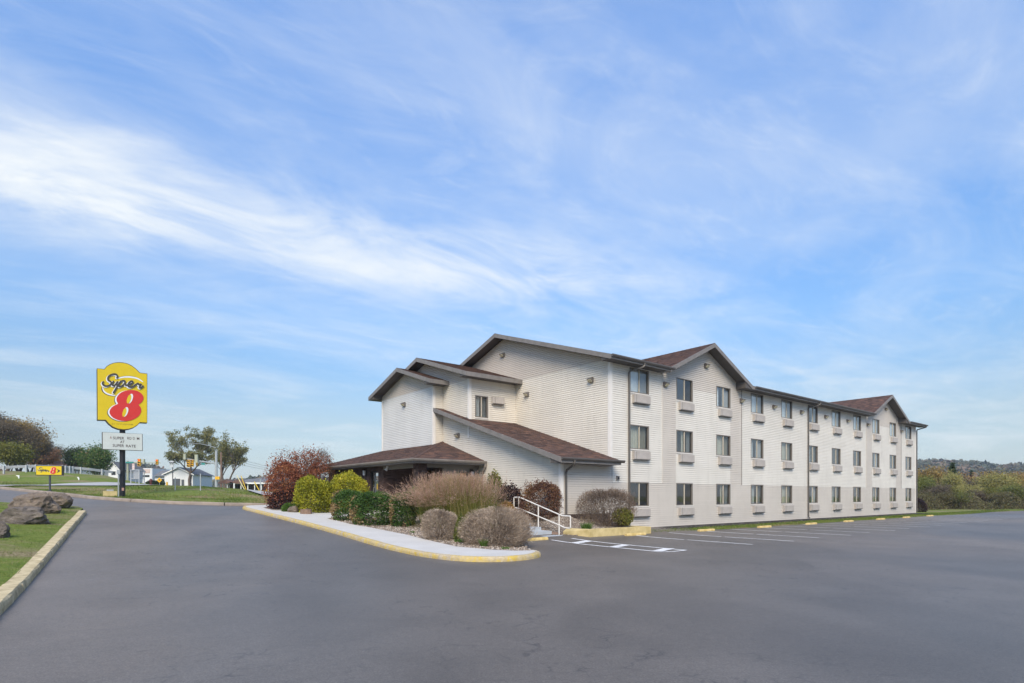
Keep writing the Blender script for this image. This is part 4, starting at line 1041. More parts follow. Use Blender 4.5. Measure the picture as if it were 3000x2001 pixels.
# glazed set-back part at the left end of the entrance
gl = wall_slab('set_back_wall', 'y', -5.9, 16.2, 18.6, .55, ZC, .2, [(16.35, 18.3, .95, 2.75)], mt['mortar']); bricks('y', -5.9, 16.2, 18.6, .56, ZC - .01, gl, [(16.35, 18.3, .95, 2.75)], 1, 8)
b = MB(); b.poly([(-5.86, 18.3, .95), (-5.86, 16.35, .95), (-5.86, 16.35, 2.75), (-5.86, 18.3, 2.75)]); b.build('large_pane', mt['glass'], gl); b = MB()
for t in (16.35, 17.3, 18.25): b.box(-5.89, -5.83, t, t + .05, .95, 2.75)
b.build('glazing_bar', mt['black'], gl)
MB().box(-4.8, -4.78, 16.3, 18.5, .6, 3.0).build('room', mt['room'], gl)
b = MB(); b.box(-7.02, S3, 5.55, 18.7, .45, ZF); b.build('porch_floor', mt['concrete'], motel)

# grey chair on the porch
ch = empty('porch_chair', W(-6.95, 6.95, ZF), ANG); tag(ch, 'grey rounded-back chair on the porch behind the hedge', 'chair')
cg = M('grey_plastic', (.34, .32, .31), .6, .1)
b = MB(); rr = [(-.25 + .5 * i / 12, -.30 - .08 * math.sin(math.pi * i / 12)) for i in range(13)]
k = [b.vert((x, y, .42), (x, y - .05, .62 + .26 * math.sin(math.pi * i / 12) ** .6), (x, y - .02, .62 + .26 * math.sin(math.pi * i / 12) ** .6), (x, y + .03, .42)) for i, (x, y) in enumerate(rr)]
for p, q in zip(k, k[1:]):
    for i in range(4): j = (i + 1) % 4; b.face((p + i, q + i, q + j, p + j))
b.build('backrest', cg, ch); MB().box(-.25, .25, -.30, .22, .40, .44).build('seat', cg, ch)
for x in (-.22, .22):
    for y in (-.26, .18): b = MB(); b.tube([(x, y, 0), (x, y, .40)], .02, 6); b.build('leg', cg, ch)

# ================================================================== plants
def leaf_quads(P, size, aspect=.55, up=None, bias=0., rng=RNG):
    """one diamond leaf per point; bias pulls the leaf axis towards 'up' vectors"""
    n = len(P); a = rng.normal(size=(n, 3))
    if up is not None: a = a * (1 - bias) + up * bias * 1.6
    a /= np.linalg.norm(a, axis=1)[:, None] + 1e-9; b = np.cross(a, rng.normal(size=(n, 3))); b /= np.linalg.norm(b, axis=1)[:, None] + 1e-9
    s = (size * rng.uniform(.6, 1.35, n))[:, None]
    V = np.stack([P - a * s, P + b * s * aspect, P + a * s, P - b * s * aspect], 1).reshape(-1, 3)
    return V, np.arange(4 * n).reshape(-1, 4)
_lobes = {}
def lumpy(dirs, seed, n=14, amp=.22):
    r = np.random.default_rng(seed); c = r.normal(size=(n, 3)); c /= np.linalg.norm(c, axis=1)[:, None]; w = r.uniform(.3, 1, n)
    d = dirs @ c.T; return 1 + amp * ((np.exp((d - 1) * 7) * w).max(1) - .35)
def shrub(name, label, cat, base, rx, ry, h, mat, n=6000, leaf=.035, aspect=.55, seed=0, flat=.0, hollow=.55, tone=None, twig=False, stems=6, amp=.22, group=None, leaf2=None):
    rng = np.random.default_rng(seed + 50); root = empty(name, base); tag(root, label, cat, group)
    f = rng.random(n) ** (1.15 - .25 * flat); az = rng.uniform(0, 6.283, n); pw = 2.0 + 2.5 * flat
    prof = np.sqrt(np.maximum(1 - f ** pw, .0)) * (.80 + .20 * np.minimum(1, f / .30))
    d = np.stack([np.cos(az), np.sin(az), (f - .25) * 1.2], 1); d /= np.linalg.norm(d, axis=1)[:, None]
    depth = hollow + (1 - hollow) * rng.random(n) ** .45; lm = lumpy(d, seed, amp=amp) * lumpy(d, seed + 7, 46, amp * .55) * (1 + rng.normal(0, .025, n))
    cap = rng.random(n) < .30                                   # leaves of the crown surface
    rr = np.where(cap, rng.random(n) ** .5, prof * depth); zc_ = np.where(cap, np.maximum(0, 1 - rr ** pw) ** (1 / pw) * (.86 + .14 * depth), f)
    P = np.stack([np.cos(az) * rr * rx, np.sin(az) * rr * ry, zc_ * h], 1) * lm[:, None]; P[:, 2] = np.maximum(P[:, 2], .02)
    up = d.copy(); up[:, 2] += .5
    V, Fc = leaf_quads(P, leaf, aspect, up, .55 if twig else .25, rng)
    lo = np.array([noise.noise(Vector((p[0] * 2.2 / max(rx, .3), p[1] * 2.2 / max(rx, .3), p[2] * 2.2 + seed))) for p in P])
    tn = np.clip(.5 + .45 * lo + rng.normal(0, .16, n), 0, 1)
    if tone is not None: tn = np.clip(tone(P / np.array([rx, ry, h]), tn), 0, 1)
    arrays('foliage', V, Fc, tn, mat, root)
    b = MB(); rnd = random.Random(seed)
    for i in range(stems):
        an = rnd.uniform(0, 6.28); q = rnd.uniform(.2, .7); p1 = Vector((math.cos(an) * rx * q, math.sin(an) * ry * q, h * rnd.uniform(.5, .85)))
        p0 = Vector((math.cos(an) * .06, math.sin(an) * .06, -.12)); b.tube([p0, p0.lerp(p1, .5) + Vector((0, 0, .08)), p1], [.018, .012, .005], 5)
    b.build('stems', mt['bark'], root); return root
mt['bark'] = M('bark', (.11, .085, .068), .95, .3, 8, bump=.6, bscale=18)
LM = dict(
    red=[(0, (.085, .028, .018)), (.4, (.18, .060, .034)), (.75, (.27, .105, .050)), (1, (.33, .165, .075))],
    yellow=[(0, (.075, .085, .008)), (.4, (.165, .17, .012)), (.75, (.30, .29, .022)), (1, (.44, .38, .05))],
    green=[(0, (.022, .050, .010)), (.45, (.050, .100, .020)), (.75, (.100, .150, .035)), (.9, (.22, .15, .07)), (1, (.28, .19, .10))],
    dry=[(0, (.18, .135, .100)), (.45, (.33, .260, .200)), (.8, (.46, .37, .29)), (1, (.58, .48, .38))],
    purple=[(0, (.022, .014, .018)), (.6, (.052, .028, .030)), (1, (.085, .045, .040))],
    scrub=[(0, (.060, .048, .030)), (.3, (.115, .092, .055)), (.55, (.135, .130, .045)), (.8, (.19, .165, .075)), (1, (.25, .21, .13))],
    redbrown=[(0, (.055, .030, .020)), (.4, (.115, .055, .038)), (.75, (.165, .090, .055)), (1, (.23, .13, .035))],
    orange=[(0, (.05, .045, .012)), (.4, (.125, .092, .022)), (.75, (.25, .14, .040)), (1, (.36, .20, .07))],
    greybrown=[(0, (.085, .062, .048)), (.5, (.175, .130, .100)), (.9, (.26, .195, .15)), (1, (.32, .24, .09))],
    olive=[(0, (.055, .065, .012)), (.5, (.12, .125, .022)), (1, (.21, .19, .04))],
    fresh=[(0, (.05, .11, .015)), (.5, (.10, .19, .030)), (1, (.17, .26, .06))],
    tree=[(0, (.060, .068, .020)), (.5, (.125, .125, .042)), (1, (.22, .19, .075))],
    evergreen=[(0, (.014, .028, .010)), (.6, (.034, .055, .019)), (1, (.060, .085, .032))],
    autumn=[(0, (.095, .070, .020)), (.5, (.18, .125, .035)), (1, (.26, .165, .055))],
    rust=[(0, (.085, .050, .028)), (.5, (.155, .085, .042)), (1, (.22, .12, .06))],
    brown=[(0, (.050, .040, .028)), (.5, (.090, .072, .048)), (1, (.135, .105, .070))],
    midgreen=[(0, (.045, .060, .014)), (.5, (.100, .115, .026)), (1, (.175, .175, .048))],
    pale=[(0, (.10, .10, .032)), (.5, (.20, .185, .060)), (1, (.31, .27, .10))])
for k_ in ('tree', 'autumn', 'rust', 'brown', 'midgreen', 'pale', 'olive', 'evergreen', 'green', 'yellow', 'red', 'orange', 'redbrown'): LM[k_] = [(p_, tuple(x * (1.5 if k_ in ('tree', 'autumn', 'rust', 'brown', 'midgreen', 'pale') else 1.3) for x in c_)) for p_, c_ in LM[k_]]
for k_, v_ in LM.items(): mt['leaf_' + k_] = M_leaf('leaf_' + k_, v_, .3 if k_ not in ('dry', 'greybrown') else .1)
def base_at(u, y, dz=-.03):
    p = at(u, 1500, y); return Vector((p.x, p.y, bedxy(p.x, p.y) + dz))
def px(w, y): return w / F_PX * y

# shrubs in the bed beside the walk
def browned(side):      # brown edge on one side of a clipped evergreen
    def f(p, t):
        m = p[:, 0] * side + .22 * np.sin(p[:, 2] * 9 + p[:, 1] * 4) + .55 * (t - .5)
        return np.where((m > .74) | ((p[:, 2] < .25) & (t > .75)), .84 + .14 * t, t * .74)
    return f
Y_ = 24.6; shrub('clipped_shrub', 'dark green clipped shrub at the walkway corner, leftmost of the hedge row', 'shrub', base_at(1022, Y_), px(50, Y_), .62, px(84, Y_), mt['leaf_green'], 6500, .040, seed=1, flat=.7, tone=browned(-1), amp=.14)
Y_ = 23.0; shrub('clipped_shrub', 'wide clipped green shrub with a browned left flank in the hedge row', 'shrub', base_at(1090, Y_), px(66, Y_), .66, px(90, Y_), mt['leaf_green'], 9500, .038, seed=2, flat=.9, tone=browned(-1), amp=.12)
Y_ = 22.6; shrub('clipped_shrub', 'small rounded green shrub with brown lower leaves beside the tall grass', 'shrub', base_at(1180, Y_), px(38, Y_), .50, px(92, Y_), mt['leaf_green'], 6000, .038, seed=3, flat=.7, tone=browned(-1), amp=.12)
Y_ = 26.0; shrub('clipped_shrub', 'green shrub behind the hedge row near the brick pillar', 'shrub', base_at(1212, Y_), px(44, Y_), .6, px(78, Y_), mt['leaf_green'], 5500, .040, seed=4, tone=lambda p, t: t * .85, amp=.16)
Y_ = 28.2; shrub('golden_shrub', 'dense golden green shrub left of the walkway, nearest the red tree', 'shrub', base_at(923, Y_), px(58, Y_), .85, px(92, Y_), mt['leaf_yellow'], 12000, .045, seed=5, flat=.9, amp=.26)
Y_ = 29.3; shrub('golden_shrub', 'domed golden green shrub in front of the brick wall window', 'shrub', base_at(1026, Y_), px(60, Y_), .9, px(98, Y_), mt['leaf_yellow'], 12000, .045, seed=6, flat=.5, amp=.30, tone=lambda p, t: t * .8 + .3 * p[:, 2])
Y_ = 18.9; shrub('dry_shrub', 'rounded bare grey tan shrub at the sidewalk, left of the two', 'shrub', base_at(1290, Y_), px(56, Y_), .60, px(84, Y_), mt['leaf_dry'], 22000, 0.040, .10, seed=7, flat=1.0, hollow=.35, twig=True, amp=.16, stems=20)
Y_ = 17.9; shrub('dry_shrub', 'large sprawling bare grey shrub at the tip of the bed', 'shrub', base_at(1455, Y_), px(100, Y_), .85, px(92, Y_), mt['leaf_dry'], 36000, .055, .08, seed=8, flat=.45, hollow=.30, twig=True, amp=.42, stems=30)
Y_ = 18.6; shrub('green_weed', 'soft green weedy plant between the two bare shrubs', 'plant', base_at(1352, Y_), px(26, Y_), .3, px(72, Y_), mt['leaf_midgreen'], 2600, .030, .35, seed=9, hollow=.2, amp=.3)
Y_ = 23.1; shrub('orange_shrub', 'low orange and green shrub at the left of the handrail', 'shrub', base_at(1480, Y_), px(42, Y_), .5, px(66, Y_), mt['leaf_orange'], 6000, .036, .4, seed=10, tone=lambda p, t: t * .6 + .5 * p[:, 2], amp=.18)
Y_ = 25.3; shrub('purple_shrub', 'dark purple shrub against the cream wing wall', 'shrub', base_at(1492, Y_), px(48, Y_), .55, px(98, Y_), mt['leaf_purple'], 5000, .05, seed=11, amp=.3)
Y_ = 24.5; shrub('barberry_shrub', 'rounded red brown shrub behind the handrail', 'shrub', base_at(1584, Y_), px(62, Y_), .48, px(100, Y_), mt['leaf_redbrown'], 11000, .034, .5, seed=12, hollow=.4, amp=.22, flat=.6)
Y_ = 25.6; shrub('tall_shrub', 'leafy olive shrub growing beside the tan downspout', 'shrub', base_at(1446, Y_), px(34, Y_), .4, px(118, Y_), mt['leaf_olive'], 3800, .06, .3, seed=13, amp=.4, hollow=.3)
Y_ = 24.3; r_ = shrub('planter_shrub', 'twiggy grey brown shrub with yellow green end in the yellow planter', 'shrub', base_at(1778, Y_), px(84, Y_), .72, px(96, Y_), mt['leaf_greybrown'], 22000, .050, .11, seed=14, hollow=.25, twig=True, amp=.26, flat=.7, stems=24)
rng_ = np.random.default_rng(5); P_ = rng_.normal(size=(3200, 3)); P_ /= np.linalg.norm(P_, axis=1)[:, None]; P_ = P_ * (rng_.random((3200, 1)) ** .4) * np.array([.46, .46, .40]) + np.array([.62, -.24, .40]); P_[:, 2] = np.maximum(P_[:, 2], .03)
V_, F_ = leaf_quads(P_, .034, .5, None, 0, rng_); o = arrays('leafy_end', V_, F_, np.clip(rng_.normal(.5, .25, 3200), 0, 1), mt['leaf_olive'], r_); tag(o, 'yellow green leafy end')
Y_ = 29.7; shrub('dark_shrub', 'low dark purple shrub under the red tree', 'shrub', base_at(832, Y_), px(46, Y_), .6, px(58, Y_), mt['leaf_purple'], 5000, .045, seed=15, amp=.2)
Y_ = 33.5; shrub('twiggy_bush', 'brown twiggy bush at the left end of the entrance roof', 'shrub', base_at(940, Y_), px(50, Y_), .9, px(150, Y_), mt['leaf_redbrown'], 9000, .07, .10, seed=16, hollow=.3, twig=True, stems=26, amp=.3)
for i, (u, w_, h_, lab) in enumerate(((843, 17, 22, 'small bright green clump beside the red tree, left of the round stone'), (872, 18, 27, 'small green clump of grass between the round stone and golden shrub'))):
    Y_ = 28.0; shrub('green_clump', lab, 'plant', base_at(u, Y_), px(w_, Y_), .3, px(h_, Y_), mt['leaf_fresh'], 2200, .05, .18, seed=30 + i, hollow=.2, twig=True, stems=4)
def mound(name, lab, base, sx, sy, sz, mat, seed, cat='rock', sub=3, amp=.28, rz=0, cut=.0):
    import bmesh
    bm = bmesh.new(); bmesh.ops.create_icosphere(bm, subdivisions=sub, radius=1)
    rnd = random.Random(seed); planes = []
    for _ in range(16):
        d = Vector((rnd.gauss(0, 1), rnd.gauss(0, 1), rnd.gauss(0, .8))).normalized(); planes.append((d, rnd.uniform(.68, .94)))
    for v in bm.verts:
        p = v.co.copy()
        for d, k in planes:
            e = p.dot(d) - k
            if e > 0: p -= d * e * .97
        q = p * 1.9 + Vector((seed, 0, 0)); p *= 1 + amp * .5 * noise.noise(q) + amp * .30 * noise.noise(q * 3.1) + amp * .20 * noise.noise(q * 8)
        v.co = Vector((p.x * sx, p.y * sy, max(p.z, -.55) * sz))
    me = bpy.data.meshes.new(name); bm.to_mesh(me); bm.free(); me.materials.append(mat)
    me.polygons.foreach_set('use_smooth', [False] * len(me.polygons))
    o = bpy.data.objects.new(name, me); col.objects.link(o); o.location = base; o.rotation_euler.z = rz; tag(o, lab, cat); return o
def mk_rock(name, a, b_):
    m, nt, b, out = new_mat(name); v = ncoord(nt)
    n = nnoise(nt, 2.2, 8, .7, ncoord(nt, 'Object', (1, 1, 2.2)), .8); n2 = nnoise(nt, 14, 6, .7, v)
    c = nramp(nt, n, [(.28, a), (.55, tuple((x + y) / 2 for x, y in zip(a, b_))), (.75, b_)]); c = nmix(nt, 1.0, c, nramp(nt, n2, [(.25, .65), (.75, 1.3)]), 'MULTIPLY')
    nt.links.new(c, b.inputs['Base Color']); b.inputs['Roughness'].default_value = .95; nbump(nt, b, nmix(nt, .5, n, n2), .9, .08); return m
mt['rock'] = mk_rock('boulder_stone', (.045, .034, .026), (.31, .245, .19)); mt['rock_dark'] = mk_rock('boulder_dark', (.040, .034, .030), (.24, .20, .165))
def lawn_base(u, y): p = at(u, 1500, y); return Vector((p.x, p.y, lawn_z(p.x, p.y)))
for u, y, sx, sy, sz, sd_, lab, mm, rz in ((68, 19.2, .96, .56, .38, 3, 'long dark grey boulder in the middle of the lawn', 'rock_dark', -.12), (104, 22.6, .90, .62, .62, 5, 'big brown boulder behind the long dark one', 'rock', .1),
                                            (170, 25.4, .68, .50, .52, 8, 'brown boulder nearest the drive, with a rough right end', 'rock', -.25), (-6, 15.6, .34, .30, .30, 11, 'small grey boulder cut by the left edge of the view', 'rock_dark', .3)):
    p = lawn_base(u, y); mound('boulder', lab, p + Vector((0, 0, sz * .42)), sx, sy, sz, mt[mm], sd_, 'boulder', 4, .34, rz)['group'] = 'boulders on the lawn'
p = base_at(858, 27.7); mound('round_stone', 'rounded tan stone between the two green clumps', p + Vector((0, 0, .12)), .26, .22, .22, mt['rock'], 21)
p = base_at(1628, 22.9); mound('bed_rock', 'rusty brown rock in the gravel under the handrail', p + Vector((0, 0, .06)), .26, .18, .14, mt['wood'], 22)
p = base_at(1664, 22.4); mound('flat_stone', 'flat pale stone in the gravel next to the planter', p + Vector((0, 0, .03)), .20, .12, .06, mt['step'], 23)
p = base_at(897, 27.0); b = MB(); b.prism([(.26 * math.cos(k * .524) * (1 + .06 * math.sin(k * 3)), .22 * math.sin(k * .524), -.05) for k in range(12)], (0, 0, .30)); o = b.build('log_section', mt['wood'], None, p); tag(o, 'brown cut log standing in front of the golden shrub', 'log')

# ornamental grass
def ornamental_grass(base):
    root = empty('ornamental_grass', base); tag(root, 'huge clump of ornamental grass with pinkish plumes', 'grass clump')
    rng = np.random.default_rng(77); n = 6500
    az = rng.uniform(0, 6.283, n); lean = np.abs(rng.normal(0, .36, n)) + .04; ln = rng.uniform(1.2, 2.2, n) * (1 - .15 * lean)
    low = rng.random(n) < .22; lean = np.where(low, rng.uniform(.8, 1.35, n), lean); az = np.where(low & (rng.random(n) < .7), rng.normal(3.35, .6, n), az)
    r0 = np.abs(rng.normal(0, .30, n)); bx, by = np.cos(az) * r0 * 1.5 + rng.normal(0, .46, n), np.sin(az) * r0 + rng.normal(0, .15, n)
    seg = 5; V = []; w0 = rng.uniform(.004, .009, n)
    side = np.stack([-np.sin(az), np.cos(az), np.zeros(n)], 1); tips = None; dirs = None
    for k in range(seg + 1):
        f = k / seg; th = lean * (.35 + .85 * f ** 1.3); rr = np.zeros(n); zz = np.zeros(n)
        fr = np.linspace(0, f, 6)
        for a_, b_ in zip(fr, fr[1:]):
            t_ = lean * (.35 + .85 * ((a_ + b_) / 2) ** 1.3); rr += np.sin(t_) * ln * (b_ - a_); zz += np.cos(t_) * ln * (b_ - a_)
        c = np.stack([bx + np.cos(az) * rr - .12 * f * ln, by + np.sin(az) * rr, np.maximum(zz, .02)], 1); w = (w0 * (1 - .85 * f))[:, None]
        V.append(np.stack([c - side * w, c + side * w], 1))
        if k == seg: tips = c; dirs = np.stack([np.cos(az) * np.sin(th), np.sin(az) * np.sin(th), np.cos(th)], 1)
    V = np.stack(V, 1).reshape(n, -1, 3); nv = V.shape[1]; idx = []
    for k in range(seg): idx.append([2 * k, 2 * k + 1, 2 * k + 3, 2 * k + 2])
    Fc = (np.array(idx)[None] + (np.arange(n) * nv)[:, None, None]).reshape(-1, 4)
    m = M_leaf('grass_stalks', [(0, (.10, .14, .024)), (.45, (.22, .23, .050)), (.75, (.36, .30, .10)), (1, (.46, .36, .17))], .3)
    arrays('blades', V.reshape(-1, 3), Fc, np.repeat(np.clip(rng.normal(.5, .25, n), 0, 1), seg), m, root)
    # plumes: sprays of fine hairs near the tips of the longer stalks
    sel = np.where((ln > 1.4))[0]; k = 15; P = np.repeat(tips[sel], k, 0); Dv = np.repeat(dirs[sel], k, 0); q = len(P)
    f = rng.random(q)[:, None]; st_ = P - Dv * f * .50; dr = Dv * .8 + rng.normal(0, .35, (q, 3)); dr /= np.linalg.norm(dr, axis=1)[:, None]; e = st_ + dr * (.05 + .08 * rng.random((q, 1)))
    sd2 = np.cross(dr, rng.normal(size=(q, 3))); sd2 /= np.linalg.norm(sd2, axis=1)[:, None]; wv = .0035
    V = np.stack([st_ - sd2 * wv, st_ + sd2 * wv, e], 1).reshape(-1, 3)
    m = M_leaf('plume', [(0, (.30, .17, .12)), (.5, (.50, .32, .24)), (1, (.66, .48, .38))], .35)
    arrays('plumes', V, np.arange(3 * q).reshape(-1, 3), np.clip(rng.normal(.5, .22, q), 0, 1), m, root)
ornamental_grass(base_at(1352, 22.3, -.05))
# small tufts in the gravel
for i, (u, y, r_, h_, lab) in enumerate(((1718, 23.2, .30, .26, 'bright green tuft of strap leaves at the left end of the planter'), (1350, 18.2, .32, .10, 'low green tuft between the bare shrubs at the walk'), (1208, 20.6, .16, .05, 'tiny green weed patch in the gravel left of the bare shrub'), (1418, 17.2, .14, .22, 'green weed inside the front of the sprawling bare shrub'), (1480, 16.55, .20, .06, 'low green weed at the edge of the sidewalk tip'))):
    p = base_at(u, y, 0); n = 260 if i else 420; rng_ = np.random.default_rng(i); a_ = rng_.uniform(0, 6.28, n); q_ = rng_.random(n) ** .6 * r_ * .6
    pts = np.stack([np.cos(a_) * q_, np.sin(a_) * q_ * .7, np.zeros(n)], 1); root = empty('grass_tuft', p); tag(root, lab, 'grass tuft')
    blades('leaves', pts, h_, .009, np.clip(rng_.normal(.5, .25, n), 0, 1), mt['leaf_fresh'], .7, root)

# ------------------------------------------------------------------ trees
def tree_mesh(seed, H, spread, trunk_r, n_leaf, leaf, trunk_frac=.25, levels=3, kids=5, up=.55, sparse=.0, droop=0., clump=.5, fork=1):
    rnd = random.Random(seed); b = MB(); ends = []
    def grow(p, d, ln, r, lv):
        pts, rs = [p], [r]; q = p.copy(); dd = d.copy(); n = 4
        for i in range(n):
            dd = (dd + Vector((rnd.gauss(0, .13), rnd.gauss(0, .13), rnd.gauss(.04, .08) - droop * .1))).normalized(); q = q + dd * ln / n; pts.append(q.copy()); rs.append(r * (1 - .62 * (i + 1) / n))
        b.tube(pts, rs, 6 if lv < 2 else 4, cap=False)
        if lv >= levels - 1: ends.extend(pts[2:])
        if lv < levels:
            for i in range(kids):
                f = rnd.uniform(.35, 1.0); j = min(n - 1, int(f * n)); s = pts[j].lerp(pts[j + 1], f * n - j) if j < n else pts[-1]
                an = rnd.uniform(0, 6.283) + i * 2.4; side = Vector((math.cos(an), math.sin(an), 0)); nd_ = (dd * .5 + side * spread + Vector((0, 0, up))).normalized()
                grow(s, nd_, ln * rnd.uniform(.52, .78), rs[j] * .62, lv + 1)
    tl = H * trunk_frac
    for k in range(fork):
        d0 = Vector((rnd.gauss(0, .05) + (.35 * math.cos(k * 6.28 / fork) if fork > 1 else 0), rnd.gauss(0, .05) + (.35 * math.sin(k * 6.28 / fork) if fork > 1 else 0), 1)).normalized()
        grow(Vector((0, 0, -.3)), d0, tl + H * .28, trunk_r, 0)
    me_t = b
    E_ = np.array([tuple(e) for e in ends]); rng = np.random.default_rng(seed)
    zmax = E_[:, 2].max(); sc = H / max(zmax + clump * .4, .1)
    if sparse: E_ = E_[rng.random(len(E_)) > sparse]
    idx = rng.integers(0, len(E_), n_leaf); P = E_[idx] + rng.normal(0, clump, (n_leaf, 3)) * np.array([1, 1, .7])
    P[:, 2] = np.maximum(P[:, 2], .15); per = rng.random(len(E_))
    tn = np.clip(.30 + .4 * per[idx] + rng.normal(0, .16, n_leaf), 0, 1)
    return b, P, tn, sc
def tree(name, label, base, seed, H, mat, n_leaf=3500, leaf=.16, group=None, cat='tree', rz=0, sx=1., **k):
    b, P, tn, sc = tree_mesh(seed, H, k.pop('spread', .8), k.pop('trunk_r', H * .022), n_leaf, leaf, **k)
    root = empty(name, base, rz); tag(root, label, cat, group)
    b.v = [(x * sc * sx, y * sc * sx, z * sc) for x, y, z in b.v]
    b.build('trunk', mt['bark'], root, smooth=True)
    if n_leaf:
        V, Fc = leaf_quads(P * np.array([sc * sx, sc * sx, sc]), leaf, .6, None, 0, np.random.default_rng(seed)); arrays('crown', V, Fc, tn, mat, root)
    return root
def conifer(name, label, base, seed, H, r, mat, n=5000, leaf=.3, group=None):
    rng = np.random.default_rng(seed); f = rng.random(n) ** .6; z = H * (1 - f) * .95 + H * .06; lay = .75 + .25 * np.cos(z * 5.5 / H * 6.28)
    rr = r * f * (rng.random(n) ** .4) * lay; an = rng.uniform(0, 6.283, n); P = np.stack([np.cos(an) * rr, np.sin(an) * rr, z - .12 * rr], 1)
    root = empty(name, base); tag(root, label, 'tree', group); d = np.stack([np.cos(an), np.sin(an), np.full(n, -.3)], 1)
    V, Fc = leaf_quads(P, leaf, .35, d, .6, rng); arrays('crown', V, Fc, np.clip(rng.normal(.5, .22, n), 0, 1), mat, root)
    b = MB(); b.tube([(0, 0, -.3), (0, 0, H * .5), (0, 0, H * .95)], [H * .02, H * .012, .02], 7); b.build('trunk', mt['bark'], root); return root
def gbase(u, y): x = (u - 1500) / F_PX * y; return Vector((x, y, tz(x, y) + .02))

# red tree and its bare companion in the side bed
shrub('red_tree', 'dense red leaved small tree at the left end of the planting bed', 'tree', base_at(838, 30.0), px(55, 30), .95, px(134, 30), mt['leaf_red'], 10500, .042, .6, seed=95, flat=.25, hollow=.10, amp=.34, stems=12)
tree('red_tree', 'thin half bare red tree in front of the entrance roof end', base_at(893, 32.0), 9, px(188, 32), mt['leaf_red'], 5200, .045, trunk_frac=.22, levels=3, kids=5, clump=.14, spread=.62, up=.62, fork=4, trunk_r=.030, sx=1.0, sparse=.45)
# trees beyond the drive
tree('street_tree', 'tall spreading green tree behind the white house', gbase(556, 112), 21, px(172, 112), mt['leaf_tree'], 12000, .14, trunk_frac=.22, levels=3, kids=5, clump=.36, spread=1.15, up=.45, sparse=.70, trunk_r=.30, sx=.95)
tree('street_tree', 'slender sparse tree right of the signal mast', gbase(662, 104), 23, px(155, 108), mt['leaf_tree'], 7000, .14, trunk_frac=.20, levels=3, kids=5, clump=.34, spread=.75, up=.75, sparse=.55, fork=2, trunk_r=.26, sx=.9)
lw = [(-40, 78, 178, 'brown', 'tall brown autumn tree at the far left edge of the view'), (12, 76, 165, 'brown', 'broad brown autumn tree above the guard rail'), (55, 80, 158, 'autumn', 'tall rusty tree in the middle of the left wood'), (86, 84, 120, 'brown', 'shorter brown tree at the right end of the left wood'), (30, 72, 80, 'olive', 'low olive tree in front of the left wood'), (105, 90, 75, 'rust', 'small rust coloured tree beside the grey gabled house')]
for i, (u, y, hp, c, lab) in enumerate(lw): tree('wood_tree', lab, gbase(u, y), 40 + i, px(hp, y), mt['leaf_' + c], 15000, .10, 'trees of the left wood', trunk_frac=.12, levels=3, kids=5, clump=.40, sparse=.3, spread=.7, up=.55, sx=.95, fork=2)
for i, (u, y, hp, lab) in enumerate(((140, 95, 75, 'thin bare tree behind the small yellow sign'), (172, 98, 85, 'tall thin bare tree right of the small yellow sign'))): tree('bare_tree', lab, gbase(u, y), 60 + i, px(hp, y), mt['leaf_brown'], 1600, .08, 'bare trees', trunk_frac=.3, levels=3, kids=4, clump=.4, spread=.5, up=.9)
tree('green_tree', 'dark green bushy tree behind the guard rail', gbase(226, 84), 71, px(76, 84), mt['leaf_evergreen'], 9000, .11, trunk_frac=.1, clump=.4, spread=.6, fork=2, sx=.62)
tree('green_tree', 'wide green tree left of the sign pole', gbase(284, 80), 72, px(88, 80), mt['leaf_green'], 20000, .10, trunk_frac=.06, clump=.42, spread=.95, up=.4, fork=3, sx=.72)
tree('orange_tree', 'small orange tree behind the grey gabled house', gbase(150, 104), 73, px(50, 104), mt['leaf_autumn'], 7000, .14, trunk_frac=.1, clump=.5, spread=.9, fork=2)

